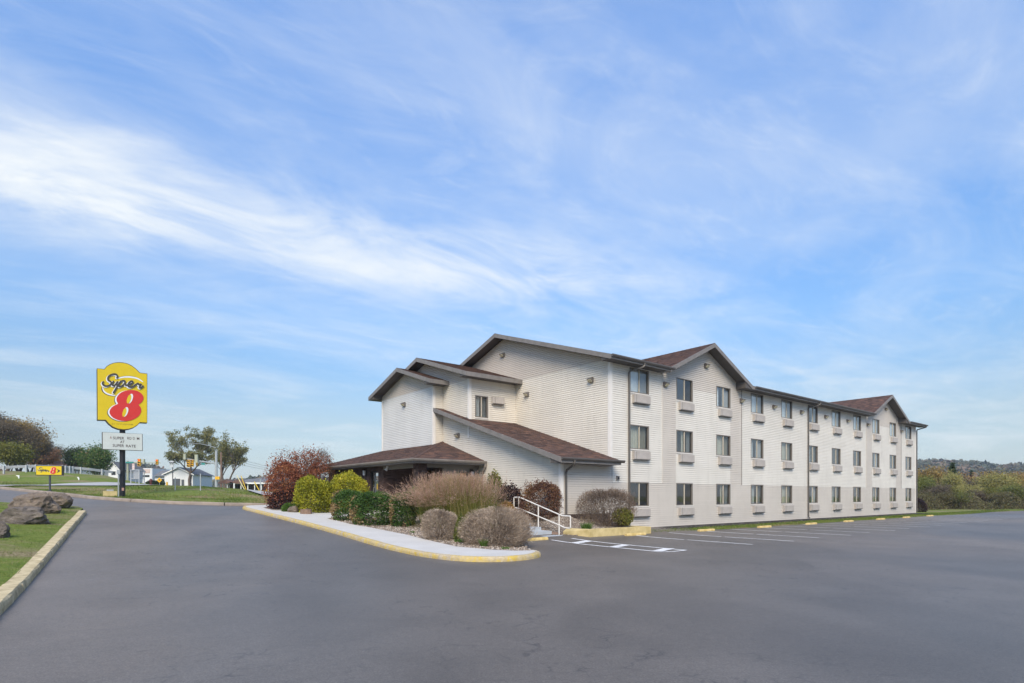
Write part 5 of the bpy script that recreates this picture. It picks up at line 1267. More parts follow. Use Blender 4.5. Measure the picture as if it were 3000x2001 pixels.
# wood on the right beyond the parking lot
proto = {}
def wood_tree(c, u, y, vtop, label, wscale=1., group='trees beyond the parking lot', zoff=0.):
    g = gbase(u, y) + Vector((0, 0, zoff)); H = at(u, vtop, y).z - g.z; k = (c, random.randint(0, 1))
    if k not in proto:
        s0 = 300 + len(proto); rt = tree('wood_tree', label, g, s0, 6.0, mt['leaf_' + c], 15000, .10, group, trunk_frac=.10, levels=3, kids=5, clump=.42, spread=.85, up=.5, fork=2); proto[k] = rt; o = rt
    else: o = copy_tree(proto[k])
    o.location = g; o.scale = (H / 6 * wscale, H / 6 * wscale, H / 6); o.rotation_euler.z = random.uniform(0, 6.28); tag(o, label, 'tree', group); return o
random.seed(11)
rw = [('midgreen', 2705, 72, 1392, 'bright green tree at the far corner of the motel', .9), ('autumn', 2722, 95, 1372, 'orange brown tree behind the bright green corner tree', 1.), ('brown', 2738, 70, 1415, 'low brown bushy tree right of the motel corner tree', 1.1),
      ('pale', 2762, 84, 1384, 'pale green tree left of the tall pine', .8), ('olive', 2785, 70, 1420, 'olive bushy tree below the tall pine', 1.2), ('brown', 2822, 88, 1402, 'grey brown thin tree right of the tall pine', 1.2), ('pale', 2838, 72, 1418, 'pale grey green tree in the middle of the right wood', 1.2),
      ('rust', 2872, 110, 1381, 'rust brown tree in the back row of the right wood', 1.5), ('brown', 2868, 70, 1432, 'low brown tree at the grass edge', 1.2), ('pale', 2925, 78, 1383, 'large pale yellow green tree near the right edge', 1.15), ('olive', 2902, 70, 1424, 'olive tree in front of the pale yellow green one', 1.1),
      ('autumn', 2962, 84, 1378, 'golden brown tree at the right edge of the wood', 1.1), ('midgreen', 2955, 70, 1420, 'green tree low at the right edge of the wood', 1.2), ('autumn', 2995, 80, 1381, 'golden tree cut by the right edge of the view', 1.1), ('brown', 2990, 70, 1428, 'brown low tree cut by the right edge of the view', 1.2),
      ('scrub', 2690, 68, 1440, 'tan low tree touching the motel corner', 1.1), ('autumn', 2812, 98, 1400, 'yellow brown tree behind the grey brown one', 1.1), ('scrub', 2760, 68, 1440, 'tan low tree at the grass edge near the motel', 1.2), ('midgreen', 2812, 67, 1440, 'dark green low tree at the grass edge below the pine', 1.2), ('scrub', 2930, 67, 1440, 'tan low tree at the grass edge below the pale tree', 1.2)]
for c, u, y, vt, lab, ws_ in rw: wood_tree(c, u, y, vt, lab, ws_)
conifer('pine_tree', 'tall dark pine standing above the right wood', gbase(2790, 90), 5, at(2790, 1358, 90).z - gbase(2790, 90).z, 2.3, mt['leaf_evergreen'], 6500, .32)
conifer('pine_tree', 'small dark pine behind the rust brown tree', gbase(2846, 112), 6, at(2846, 1378, 112).z - gbase(2846, 112).z, 1.6, mt['leaf_evergreen'], 2500, .32)
conifer('pine_tree', 'small dark pine right of the rust brown tree', gbase(2902, 112), 7, at(2902, 1380, 112).z - gbase(2902, 112).z, 1.6, mt['leaf_evergreen'], 2500, .32)
shrub('purple_bush', 'dark bare bush beside the far corner of the motel', 'shrub', gbase(2692, 56), px(20, 56), .7, px(36, 56), mt['leaf_purple'], 2500, .09, .2, seed=60, twig=True)
# undergrowth along the grass edge
rng_ = np.random.default_rng(8); n = 16000; a_ = rng_.uniform(.685, .90, n); y_ = 65 + rng_.random(n) * 8 + 1.2 * np.sin(a_ * 60); P_ = np.stack([a_ * y_, y_, rng_.random(n) ** 1.4 * (1.5 + .6 * np.sin(a_ * 90)) + .0], 1)
V_, F_ = leaf_quads(P_, .11, .3, np.tile(np.array([[0, 0, 1.]]), (n, 1)), .5, rng_); tag(arrays('undergrowth', V_, F_, np.clip(rng_.normal(.5, .25, n), 0, 1), mt['leaf_scrub']), 'tangled brown undergrowth below the trees on the right', 'undergrowth', kind='stuff')
# trees behind the viewer's right side, seen in the window glass
for i in range(9):
    x, y = 34 + i * 7.5, -16 - 1.5 * i + 4 * (i % 2); o = copy_tree(proto[list(proto)[i % len(proto)]]); h = 1.3 + .5 * ((i * 37) % 5) / 5
    o.location = (x, y, 0); o.scale = (h, h, h * 1.1); o.rotation_euler.z = i; tag(o, 'tree across the lot, seen only as a window reflection', 'tree', 'trees across the lot')

# ------------------------------------------------------------------ hills
def hill(name, a0, a1, y0, y1, prof, seed, n_tree, cols_, labels, tsize):
    b = MB(); na, ny = 60, 14; K = []
    for i in range(na + 1):
        a = a0 + (a1 - a0) * i / na; top = prof(a)
        row = []
        for j in range(ny + 1):
            f = j / ny; y = y0 + (y1 - y0) * f; z = -6 + (EYE + top * y1 - tsize * .8 + 6) * sm(0, 1, f ** .8) + 1.5 * noise.noise(Vector((a * 30, f * 4, seed))) * f; row.append(b.vert((a * y, y, z)))
        K.append(row)
    for i in range(na):
        for j in range(ny): b.face((K[i][j], K[i + 1][j], K[i + 1][j + 1], K[i][j + 1]))
    o = b.build(name, mt['grass'], smooth=True); tag(o, kind='structure')
    rng = np.random.default_rng(seed); P = []; T = []
    for k in range(n_tree):
        a = rng.uniform(a0, a1); f = rng.random() ** .6; y = y0 + (y1 - y0) * f; z = -6 + (EYE + prof(a) * y1 - tsize * .8 + 6) * sm(0, 1, f ** .8); r = tsize * rng.uniform(.35, .62)
        m = 46; d = rng.normal(size=(m, 3)); d /= np.linalg.norm(d, axis=1)[:, None]; d[:, 2] = np.abs(d[:, 2]) * 1.1 - .15
        P.append(d * r * (.6 + .4 * rng.random((m, 1))) + np.array([a * y, y, z + r * .5])); nb = noise.noise(Vector((a * 25, f * 3, seed))); T.append(np.clip(.45 + .45 * nb + rng.normal(0, .10) + rng.normal(0, .05, m), 0, 1))
    P, T = np.concatenate(P), np.concatenate(T); V, Fc = leaf_quads(P, tsize * .16, .75, None, 0, rng)
    tag(arrays(name + '_wood', V, Fc, T, cols_), labels, 'woodland', kind='stuff')
hm = M_leaf('leaf_hill', [(0, (.045, .062, .045)), (.3, (.080, .098, .065)), (.5, (.120, .115, .078)), (.65, (.175, .118, .082)), (.8, (.145, .145, .075)), (1, (.23, .125, .085))], .15)
hill('hillside', .45, 1.25, 260, 520, lambda a: float(np.interp(a, [.45, .69, .74, .80, .84, .88, .95, 1.3], [.048, .058, .059, .056, .050, .054, .056, .05])), 3, 1500, hm, 'wooded autumn hillside on the horizon at the right', 11)
hill('far_hill', -.68, -.15, 260, 420, lambda a: float(np.interp(a, [-.68, -.64, -.61, -.585, -.54, -.46, -.40, -.33], [.050, .055, .050, .030, .022, .030, .034, .03])), 6, 1000, hm, 'low wooded hill behind the houses at the left', 9)

# ================================================================== signs
def on_t(u, v, t):
    r = (u - 1500) / F_PX; px_, py_ = CX - t * AY, CY + t * AX
    s = (r * py_ - px_) / (AX - r * AY); y = py_ + s * AY
    return s, EYE + (HOR - v) / F_PX * y
mt['sign_yellow'] = M('sign_yellow', (.62, .46, .006), .4, .04); mt['sign_red'] = M('sign_red', (.56, .032, .026), .4, .05); mt['sign_white'] = M('sign_white', (.72, .74, .76), .4, .04)
mt['sign_black'] = M('sign_black', (.05, .045, .04), .5, .1); mt['board_white'] = M('reader_board', (.52, .56, .54), .45, .05); mt['sign_edge'] = M('sign_edge', (.05, .04, .035), .5, .2); mt['faint'] = M('faded_lettering', (.36, .26, .02), .6, .1)
TF = 24.45
S0, _ = on_t(360, 1457, TF); ps = W(S0, TF); ps.z = lot(S0, TF + .3) + .12
def sg(x, y): s, z = on_t(270 + x / 5.2278, 1040 + y / 5.2267, TF); return s - S0, z - ps.z
def layer(pts, d0, d1, mat, name, parent): # flat shape from local (s, z) outline between depths
    b = MB(); b.prism([(x, -d0, z) for x, z in pts], (0, -(d1 - d0), 0)); return b.build(name, mat, parent)
def dense_arc(pts, n=3):
    P = [Vector(p) for p in pts]
    for _ in range(n):
        Q = []
        for i in range(len(P)): a, c = P[i], P[(i + 1) % len(P)]; Q += [a.lerp(c, .25), a.lerp(c, .75)]
        P = Q
    return [tuple(p) for p in P]
def spline(pts, k=6):
    P = [Vector(p) for p in pts]; out = []
    for i in range(len(P) - 1):
        p0, p1, p2, p3 = P[max(i - 1, 0)], P[i], P[i + 1], P[min(i + 2, len(P) - 1)]
        for j in range(k):
            t = j / k; out.append(.5 * ((2 * p1) + (p2 - p0) * t + (2 * p0 - 5 * p1 + 4 * p2 - p3) * t * t + (3 * p1 - p0 - 3 * p2 + p3) * t ** 3))
    return out + [P[-1]]
def stroke(b, pts, w, d, mapf, taper=True):
    P = spline(pts); n = len(P); L_, R_ = [], []
    for i, p in enumerate(P):
        t = (P[min(i + 1, n - 1)] - P[max(i - 1, 0)]).normalized(); q = Vector((-t.y, t.x)); f = i / (n - 1); ww = w * (1 if not taper else (.55 + .45 * math.sin(math.pi * min(1, max(0, f)))))
        L_.append(p + q * ww / 2); R_.append(p - q * ww / 2)
    for i in range(n - 1):
        pts4 = [mapf(*L_[i]), mapf(*L_[i + 1]), mapf(*R_[i + 1]), mapf(*R_[i])]
        b.poly([(x, -d - .00003 * i, z) for x, z in pts4])
LET = [[(375, 360), (386, 328), (366, 300), (325, 295), (275, 312), (243, 345), (245, 385), (280, 408), (292, 432), (270, 462), (220, 478), (172, 462), (158, 430), (178, 408)],
       [(330, 398), (305, 448), (322, 470), (352, 458), (392, 405)], [(392, 405), (372, 452), (392, 466), (415, 445)],
       [(440, 398), (385, 480), (322, 585)], [(408, 448), (440, 408), (485, 396), (502, 418), (478, 458), (430, 486), (402, 478)],
       [(502, 462), (555, 462), (610, 436), (620, 412), (592, 404), (556, 438), (550, 478), (585, 494), (628, 482), (662, 458)], [(662, 458), (700, 438), (716, 456), (748, 452), (722, 492), (742, 506), (786, 474)]]
EIGHT = [(600, 535), (680, 545), (745, 580), (785, 630), (787, 672), (765, 718), (735, 745), (705, 760), (735, 790), (752, 830), (750, 872), (730, 915), (690, 955), (630, 990), (560, 1010), (480, 1015), (400, 1000), (330, 970), (285, 930), (262, 885), (270, 840), (300, 800), (345, 770), (400, 748), (378, 718), (370, 680), (380, 640), (415, 595), (470, 560), (530, 542)]
H1 = [(585, 605), (600, 622), (598, 665), (575, 722), (550, 746), (530, 735), (527, 695), (543, 645), (565, 613)]; H1W = [(580, 600), (610, 592), (628, 622), (620, 678), (590, 732), (556, 750), (580, 720), (598, 668), (600, 625)]
H2 = [(508, 812), (528, 830), (524, 875), (505, 925), (482, 950), (463, 938), (460, 900), (475, 850), (490, 822)]; H2W = [(505, 806), (535, 797), (556, 825), (548, 880), (520, 932), (485, 954), (508, 922), (526, 872), (527, 832)]
OUT = [(80, 210)] + [(190, 222), (225, 180), (275, 148), (330, 128), (400, 118), (470, 122), (540, 138), (610, 172), (670, 220), (728, 278)] + [(838, 290), (838, 1035), (730, 1028), (690, 1070), (630, 1108), (560, 1130), (480, 1138), (400, 1128), (320, 1098), (260, 1050), (210, 992), (85, 990)]
big = empty('pylon_sign', ps, ANG); tag(big, 'tall yellow motel sign on a black pole with a white letter board', 'sign')
b = MB(); b.tube([(0, .26, -.5), (0, .26, sg(450, 1000)[1])], .15, 4); b.build('pole', M('black_steel', (.018, .018, .022), .45, .2, 3), big)
def grow_out(pts, k, cx=460, cy=630): return [(cx + (x - cx) * (1 + k / max(1, math.hypot(x - cx, y - cy))), cy + (y - cy) * (1 + k / max(1, math.hypot(x - cx, y - cy)))) for x, y in pts]
layer([sg(*p) for p in grow_out(OUT, 9)], -.52, .0, mt['sign_edge'], 'cabinet', big)
face = layer([sg(*p) for p in OUT], .002, .012, mt['sign_yellow'], 'face', big)
def eight(mapf, parent, d):
    def sh(dx, dy): return [mapf(x + dx, y + dy) for x, y in dense_arc(EIGHT, 1)]
    layer(sh(-36, 9), d, d + .004, mt['sign_black'], 'numeral_shadow', parent); layer(sh(-25, 3), d + .006, d + .010, mt['sign_white'], 'numeral_edge', parent); layer(sh(0, 0), d + .012, d + .016, mt['sign_red'], 'numeral', parent)
    for h, m_, e in ((H1, 'sign_yellow', 0), (H1W, 'sign_white', .006), (H2, 'sign_yellow', 0), (H2W, 'sign_white', .006)): layer([mapf(x, y) for x, y in dense_arc(h, 1)], d + .018 + e, d + .021 + e, mt[m_], 'numeral_hole', parent)
eight(sg, big, .016)
def script(mapf, parent, d, w=26):
    b = MB()
    for i, l in enumerate(LET): stroke(b, [(x - 14, y + 9) for x, y in l], w * 1.15, d + .0015 * i, mapf, False)
    b.build('lettering_edge', mt['sign_white'], parent); b = MB()
    for i, l in enumerate(LET): stroke(b, l, w, d + .016 + .0015 * i, mapf, False)
    b.build('lettering', mt['sign_black'], parent)
b = MB(); stroke(b, [(388, 352), (470, 332), (580, 328), (690, 352), (778, 410)], 14, .014, sg); b.build('swash_shadow', mt['sign_black'], big); b = MB(); stroke(b, [(142, 495), (158, 550), (205, 592), (275, 620), (352, 630)], 20, .0155, sg); b.build('swash_shadow', mt['sign_black'], big)
b = MB(); stroke(b, [(388, 362), (470, 341), (580, 338), (690, 360), (778, 413)], 24, .018, sg); b.build('swash', mt['sign_white'], big); b = MB(); stroke(b, [(158, 495), (175, 548), (215, 585), (280, 610), (355, 622)], 22, .0195, sg); b.build('swash', mt['sign_white'], big)
script(sg, big, .040)
RB = [(160, 1183), (765, 1212), (768, 1462), (163, 1440)]
layer([sg(*p) for p in grow_out(RB, 9, 462, 1325)], -.32, .0, mt['sign_edge'], 'board_cabinet', big); layer([sg(*p) for p in RB], .002, .01, mt['board_white'], 'board_face', big)
def text(body, x, y, h, mat, parent, name, width=None, d=.016, mapf=None, shear=0):
    """flat lettering laid on a sign plane"""
    mapf = mapf or sg
    cu = bpy.data.curves.new(name, 'FONT'); cu.body = body; cu.size = 1; cu.dimensions = '2D'; cu.fill_mode = 'BOTH'; cu.offset = .006; to = bpy.data.objects.new(name, cu); col.objects.link(to)
    bpy.context.view_layer.update(); me = bpy.data.meshes.new_from_object(to); bpy.data.objects.remove(to)
    xs = [v.co.x for v in me.vertices]; ys = [v.co.y for v in me.vertices]; x0, x1 = min(xs), max(xs); y0, y1 = min(ys), max(ys)
    for v in me.vertices:
        fx, fy = (v.co.x - x0) / (x1 - x0), (v.co.y - y0) / (y1 - y0); a, z = mapf(x + fx * width + shear * fy * h, y - fy * h + fx * width * .04); v.co = (a, -d, z)
    me.materials.clear(); me.materials.append(mat); o = bpy.data.objects.new(name, me); col.objects.link(o); o.parent = parent; return o
bl = M('board_letters', (.05, .022, .018), .6, .2)
text('A', 270, 1283, 40, M('faded_letter', (.22, .10, .08), .6, .1), big, 'letters', 30); text('SUPER', 318, 1290, 42, bl, big, 'letters', 172); text('RO', 538, 1294, 40, bl, big, 'letters', 62); text('O', 622, 1297, 40, bl, big, 'letters', 28); text('M', 686, 1300, 40, bl, big, 'letters', 36)
text('AT', 428, 1350, 40, bl, big, 'letters', 68); text('SUPER', 314, 1405, 42, bl, big, 'letters', 174); text('RATE', 518, 1412, 40, bl, big, 'letters', 150)
text('BY WYNDHAM', 302, 1064, 22, mt['faint'], big, 'letters', 322)
b = MB(); b.tube([(-.22, .05, -.3), (-.22, .05, 1.35)], .035, 6); b.build('conduit', mt['steel'], big); MB().box(-.30, -.14, -.02, .10, 1.352, 1.6).build('junction_box', mt['steel'], big)
MB().box(-.05, .06, .085, .099, .35, .52).build('cover_plate', M('pink_plate', (.45, .26, .22), .6, .1), big)

# floodlight block in front of the pole
p = gbase(322, 35.6); lb = empty('light_block', p, ANG); tag(lb, 'pale yellow concrete block with a floodlight, left of the tall sign pole', 'light block')
MB().box(-.34, .34, -.25, .25, -.2, .34).build('block', mt['yellow_conc'], lb); MB().box(-.16, .18, -.12, .10, .342, .44).build('lamp_head', mt['steel'], lb)

# small directional sign
p = gbase(144, 38.5); p.z -= .05; ss = empty('direction_sign', p, ANG * .25); tag(ss, 'small yellow motel direction sign on a black post', 'sign')
zz = lambda v: at(144, v, 38.5).z - p.z; zt_, zb_ = zz(1366), zz(1391); hw = px(33, 38.5)
MB().tube([(0, .08, -.3), (0, .08, zb_ + .1)], .06, 8).build('post', mt['dark_steel'], ss); MB().box(-.14, .14, .0, .2, -.1, .16).build('meter', mt['dark_steel'], ss)
MB().box(-hw - .04, hw + .04, -.02, .18, zb_ - .04, zt_ + .04).build('cabinet', mt['sign_edge'], ss); MB().box(-hw, hw, -.032, -.021, zb_, zt_).build('face', mt['sign_yellow'], ss)
hh = zt_ - zb_
def mini(sx, sz, ox, oz, cx, cy): return lambda x, y: (ox + (x - cx) * sx, oz - (y - cy) * sz)
k = hh / 330; script(mini(k * .62, k * .72, -hw * .42, (zt_ + zb_) / 2 + .02, 470, 440), ss, .036, 24)
eight(mini(k * .40, k * .56, hw * .35, (zt_ + zb_) / 2, 525, 775), ss, .036)
b = MB(); zc = (zt_ + zb_) / 2 - .02; x = hw * .80; b.prism([(x - .12, -.034, zc + .14), (x + .10, -.034, zc), (x - .12, -.034, zc - .14), (x - .05, -.034, zc)], (0, -.01, 0)); b.build('arrow', mt['sign_black'], ss)

# ================================================================== roads and banks beyond
def ribbon(name, rows_, mat, off=.03):
    """strip of road following the terrain; rows of (a, y0, y1) with a = x / y"""
    b = MB(); K = []; n = 5
    for a, y0, y1 in rows_: K.append([b.vert((a * y, y, tz(a * y, y) + .06 + off)) for y in np.linspace(y0, y1, n)])
    for p_, q_ in zip(K, K[1:]):
        for j in range(n - 1): b.face((p_[j], q_[j], q_[j + 1], p_[j + 1]))
    o = b.build(name, mat, smooth=True); tag(o, kind='structure'); return o
A_ = np.linspace(-.95, -.60, 60); lo_ = np.interp(A_, [-.95, -.86, -.80, -.75, -.70, -.64, -.60], [44.5, 43.8, 43.2, 44.0, 44.4, 45.5, 47]); hi_ = np.interp(A_, [-.95, -.82, -.76, -.70, -.64, -.60], [46.3, 46.3, 50.0, 52.0, 54, 52])
ribbon('road', list(zip(A_, lo_, hi_)), mt['road_light'], .09)
A_ = np.linspace(-.455, -.405, 12); ribbon('driveway', [(a, np.interp(a, [-.455, -.43, -.405], [43.0, 40.2, 39.6]), 47.0) for a in A_], mt['road_light'], .11)
# guard rail
gr = empty('guard_rail', gbase(60, 61)); tag(gr, 'white guard rail along the road above the grass bank', 'guard rail')
def at_g(u, y): x = (u - 1500) / F_PX * y; return Vector((x, y, tz(x, y)))
gpts = [(-60, 60), (10, 60.5), (40, 61), (75, 61.5), (105, 62), (185, 64), (215, 65), (262, 66), (330, 68)]
b = MB()
for (u0, y0), (u1, y1) in zip(gpts, gpts[1:]):
    p0, p1 = at_g(u0, y0), at_g(u1, y1)
    for h0, h1, d in ((.56, .64, 0), (.66, .74, .03), (.76, .82, 0)):
        b.poly([p0 + Vector((0, -d, h0)), p1 + Vector((0, -d, h0)), p1 + Vector((0, -d, h1)), p0 + Vector((0, -d, h1))])
    b.poly([p0 + Vector((0, .03, .55)), p1 + Vector((0, .03, .55)), p1 + Vector((0, .03, .83)), p0 + Vector((0, .03, .83))])
mt['rail_grey'] = M('rail_grey', (.38, .40, .42), .6, .1)
loc(b.build('beam', mt['rail_grey'], gr), gr.location)
for u, y in [(12, 60.5), (78, 61.5), (106, 62), (184, 64), (193, 64.2), (205, 64.6), (215, 65), (238, 65.5), (300, 67)]:
    p0 = at_g(u, y); b = MB(); b.box(p0.x - .06, p0.x + .06, p0.y - .10, p0.y + .02, p0.z - .2, p0.z + .86); loc(b.build('post', mt['rail_grey'], gr), gr.location)
p = gbase(52, 57); b = MB(); b.prism([(-.22, 0, .28), (.14, 0, .30), (.14, 0, -.02), (.06, 0, -.1), (.02, 0, .16)], (0, .05, 0)); o = b.build('ground_marker', mt['white_paint'], None, p + Vector((0, 0, .08))); tag(o, 'small white marker in the grass bank left of the small sign', 'marker')
p = gbase(228, 56); b = MB(); b.prism([(-.08, 0, .26), (.06, 0, .28), (.14, 0, .08), (.10, 0, -.1), (.02, 0, .10)], (0, .05, 0)); o = b.build('ground_marker', mt['white_paint'], None, p + Vector((0, 0, .08))); tag(o, 'small white marker in the grass bank right of the small sign', 'marker')

# ================================================================== signals and street furniture
mt['sig_yellow'] = M('signal_yellow', (.72, .40, .02), .45, .08); mt['sig_red'] = M_emit('signal_red', (.75, .04, .01), .8); mt['olive_steel'] = M('olive_steel', (.34, .36, .27), .5, .1); mt['teal'] = M('street_sign_green', (.03, .22, .20), .5, .05)
def signal_head(p, h, parent, lit=True, back=False):
    """three-lens head; parent is an empty at the mast base"""
    m_ = mt['sig_yellow'] if not back else mt['olive_steel']; w = h * .36; q = p - parent.location
    b = MB(); b.box(q.x - w / 2, q.x + w / 2, q.y - .12, q.y + .12, q.z - h / 2, q.z + h / 2); hd = b.build('signal_head', m_, parent)
    if back: return
    for i in range(3):
        z = q.z + h * (.33 - .33 * i); b = MB(); b.tube([(q.x, q.y - .121, z), (q.x, q.y - .14, z)], w * .36, 10); b.build('lens', mt['sig_red'] if (i == 0 and lit) else mt['black'], hd)
        b = MB(); b.prism([(q.x + w * .45 * math.cos(t), q.y - .14, z + w * .45 * math.sin(t)) for t in np.linspace(.2, 2.94, 7)] + [(q.x + w * .38 * math.cos(t), q.y - .14, z + w * .38 * math.sin(t)) for t in np.linspace(2.94, .2, 7)], (0, -.18, 0)); b.build('visor', m_, hd)
Y_ = 92.0; g0 = gbase(374, Y_); sm1 = empty('signal_mast', g0); tag(sm1, 'olive traffic signal mast with two red signals behind the sign pole', 'traffic signal')
def rel(u, v, y, o_): return at(u, v, y) - o_.location
MB().tube([(0, 0, -.3), rel(374, 1350, Y_, sm1)], [.18, .13], 8).build('pole', mt['olive_steel'], sm1)
MB().tube([rel(374, 1355, Y_, sm1), rel(420, 1356, Y_, sm1), rel(471, 1356, Y_, sm1)], [.10, .07, .04], 6).build('arm', mt['olive_steel'], sm1)
signal_head(at(408.5, 1355, Y_ - .3), px(21, Y_), sm1); signal_head(at(421.5, 1352, Y_ - .3), px(14, Y_), sm1, back=True); signal_head(at(460.5, 1354, Y_ - .3), px(16, Y_), sm1)
a0_, a1_ = rel(368, 1357, Y_ - .25, sm1), rel(391, 1352.5, Y_ - .25, sm1); MB().box(a0_.x, a1_.x, a0_.y, a0_.y + .04, a0_.z, a1_.z).build('street_sign', mt['teal'], sm1)
a0_, a1_ = rel(387, 1376, Y_ - .3, sm1), rel(394, 1358, Y_ - .3, sm1); MB().box(a0_.x, a1_.x, a0_.y, a0_.y + .05, a0_.z, a1_.z).build('banner', M('pink_banner', (.60, .30, .30), .7, .3, 3, c2=(.75, .72, .72)), sm1)
g0 = gbase(633.5, Y_); sm2 = empty('signal_mast', g0); tag(sm2, 'grey steel traffic signal mast with yellow signals by the spreading tree', 'traffic signal')
MB().tube([(0, 0, -.3), rel(633.5, 1320, Y_, sm2)], [.24, .16], 10).build('pole', mt['steel'], sm2)
MB().tube([rel(633, 1358, Y_, sm2), rel(592, 1352, Y_, sm2), rel(536, 1342, Y_, sm2)], [.13, .10, .06], 6).build('arm', mt['steel'], sm2)
MB().tube([rel(633, 1312, Y_, sm2), rel(610, 1305, Y_, sm2), rel(585, 1300, Y_, sm2), rel(553, 1299, Y_, sm2)], [.05, .04, .035, .03], 5).build('lamp_arm', mt['steel'], sm2)
for u, v, hp, bk in ((541.5, 1338, 17, True), (552.5, 1358, 21, False), (563.5, 1357, 20, False), (575.5, 1344, 24, True), (577, 1360, 9, False)): signal_head(at(u, v, Y_ - .4), px(hp, Y_), sm2, False, bk)
a0_, a1_ = rel(590, 1362, Y_ - .25, sm2), rel(600, 1356, Y_ - .25, sm2); MB().box(a0_.x, a1_.x, a0_.y, a0_.y + .04, a0_.z, a1_.z).build('street_sign', mt['teal'], sm2)
a0_, a1_ = rel(632, 1405, Y_ - .4, sm2), rel(645, 1396, Y_ - .4, sm2); b = MB(); b.box(a0_.x, a0_.x + (a1_.x - a0_.x) * .42, a0_.y - .2, a0_.y, a0_.z, a1_.z); b.box(a0_.x + (a1_.x - a0_.x) * .5, a1_.x, a0_.y - .25, a0_.y, a0_.z, a1_.z); b.build('crossing_signal', mt['sig_yellow'], sm2)
# galvanised cage
p = gbase(403, 52); cg_ = empty('steel_cage', p); tag(cg_, 'galvanised steel bar cage on the grass right of the tall sign', 'cage')
hw, H_ = px(12, 52), at(403, 1377, 52).z - p.z
for x in (-hw, hw):
    for y in (-.35, .35): MB().tube([(x, y, -.1), (x, y, H_)], .045, 6).build('post', mt['steel'], cg_)
for z in (.05, H_ * .42, H_): b = MB(); b.tube([(-hw, -.35, z), (hw, -.35, z), (hw, .35, z), (-hw, .35, z), (-hw, -.35, z)], .03, 5); b.build('rail', mt['steel'], cg_)
for i in range(9): x = -hw + 2 * hw * (i + .5) / 9; MB().tube([(x, -.35, H_ * .42), (x, -.35, H_)], .014, 4).build('bar', mt['steel'], cg_)
MB().box(-hw * .8, hw * .8, -.12, .3, H_ * .45, H_ * .9).build('box', M('grey_cabinet', (.40, .42, .43), .6, .1), cg_)
# posts and small signs
def post_thing(name, label, cat, u, y, vt, r, mat, group=None):
    p = gbase(u, y); o = MB().tube([(0, 0, -.2), (0, 0, (at(u, vt, y).z - p.z) * .5), (0, 0, at(u, vt, y).z - p.z)], r, 7).build(name, mat, None, p); tag(o, label, cat, group); return o
post_thing('sign_post', 'bare grey steel post on the bank in front of the garage', 'post', 513.5, 40, 1399, .038, mt['steel'], 'bare posts on the bank'); post_thing('sign_post', 'taller bare grey steel post on the bank left of the signal mast', 'post', 587.5, 40, 1388, .038, mt['steel'], 'bare posts on the bank')
post_thing('utility_pole', 'brown wooden utility pole right of the signal mast', 'pole', 648, 98, 1325, .14, mt['wood'])
p = gbase(467, 68); dsn = empty('warning_sign', p); tag(dsn, 'yellow diamond warning sign on a short post', 'sign'); z = at(467, 1406.5, 68).z - p.z; k = px(7.5, 68)
MB().tube([(0, .03, -.2), (0, .03, z)], .03, 6).build('post', mt['steel'], dsn); b = MB(); b.prism([(-k, 0, z), (0, 0, z - k), (k, 0, z), (0, 0, z + k)], (0, -.02, 0)); b.build('diamond', mt['sig_yellow'], dsn)
b = MB(); b.prism([(-.10, -.021, z - .02), (.02, -.021, z - .02), (.02, -.021, z - .09), (.16, -.021, z + .02), (.02, -.021, z + .13), (.02, -.021, z + .06), (-.10, -.021, z + .06)], (0, -.008, 0)); b.build('arrow', mt['black'], dsn)
p = gbase(442, 58); hy = empty('fire_hydrant', p); tag(hy, 'dark red hydrant with a marker rod beyond the bank', 'hydrant'); MB().tube([(0, 0, -.2), (0, 0, .38), (0, 0, .42), (0, 0, .62), (0, 0, .72)], [.10, .10, .15, .12, .03], 8).build('barrel', M('hydrant_red', (.10, .022, .022), .6, .2), hy)
MB().tube([(-.2, 0, .5), (.2, 0, .5)], .06, 6).build('outlet', M('hydrant_red_dark', (.08, .02, .02), .6, .2), hy); MB().tube([(.02, .05, .7), (.02, .05, 1.9)], .012, 4).build('marker_rod', mt['steel'], hy)
post_thing('bollard', 'short yellow bollard near the garage of the white house', 'bollard', 489.5, 80, 1412, .12, mt['sig_yellow'])
p = gbase(505, 96); bs = empty('pole_sign', p); tag(bs, 'pale square sign with lamps on a dark pole left of the spreading tree', 'sign'); MB().tube([(0, .1, -.2), (0, .1, at(505, 1352, 96).z - p.z)], .08, 6).build('pole', mt['dark_steel'], bs)
z0_, z1_ = at(505, 1369, 96).z - p.z, at(505, 1351, 96).z - p.z; MB().box(-.42, .22, -.02, .06, z0_, z1_).build('panel', M('pale_sign', (.50, .53, .56), .5, .2, 2), bs)
for x in (-.3, .0, .3): MB().box(x - .07, x + .07, -.3, -.1, z1_ - .35, z1_ - .2).build('lamp', mt['black'], bs)
# yellow guy guards
gy = M('guy_guard_yellow', (.62, .42, .04), .6, .1); gw_ = M('guy_guard_pale', (.66, .60, .36), .6, .1)
for u0, v0, u1, v1, m_, lab in ((694, 1393, 719, 1437, gw_, 'pale slanted guy wire guard, left of three'), (706, 1394, 723, 1437, gy, 'yellow slanted guy wire guard, middle of three'), (745, 1411, 764, 1436, gy, 'short yellow slanted guy wire guard, right of three')):
    p1 = gbase(u1, 62); p0 = at(u0, v0, 62); o = MB().tube([(0, 0, -.1), p0 - p1], .045, 6).build('guy_guard', m_, None, p1); tag(o, lab, 'guy guard', 'slanted guy wire guards')
post_thing('bollard', 'small yellow bollard in front of the brick building', 'bollard', 781.5, 70, 1434, .08, mt['sig_yellow'])
post_thing('lamp_post', 'grey post in front of the brick building', 'post', 763, 74, 1404, .06, mt['steel']); post_thing('lamp_post', 'white post left of the brick building', 'post', 686, 74, 1416, .09, mt['white_paint'])

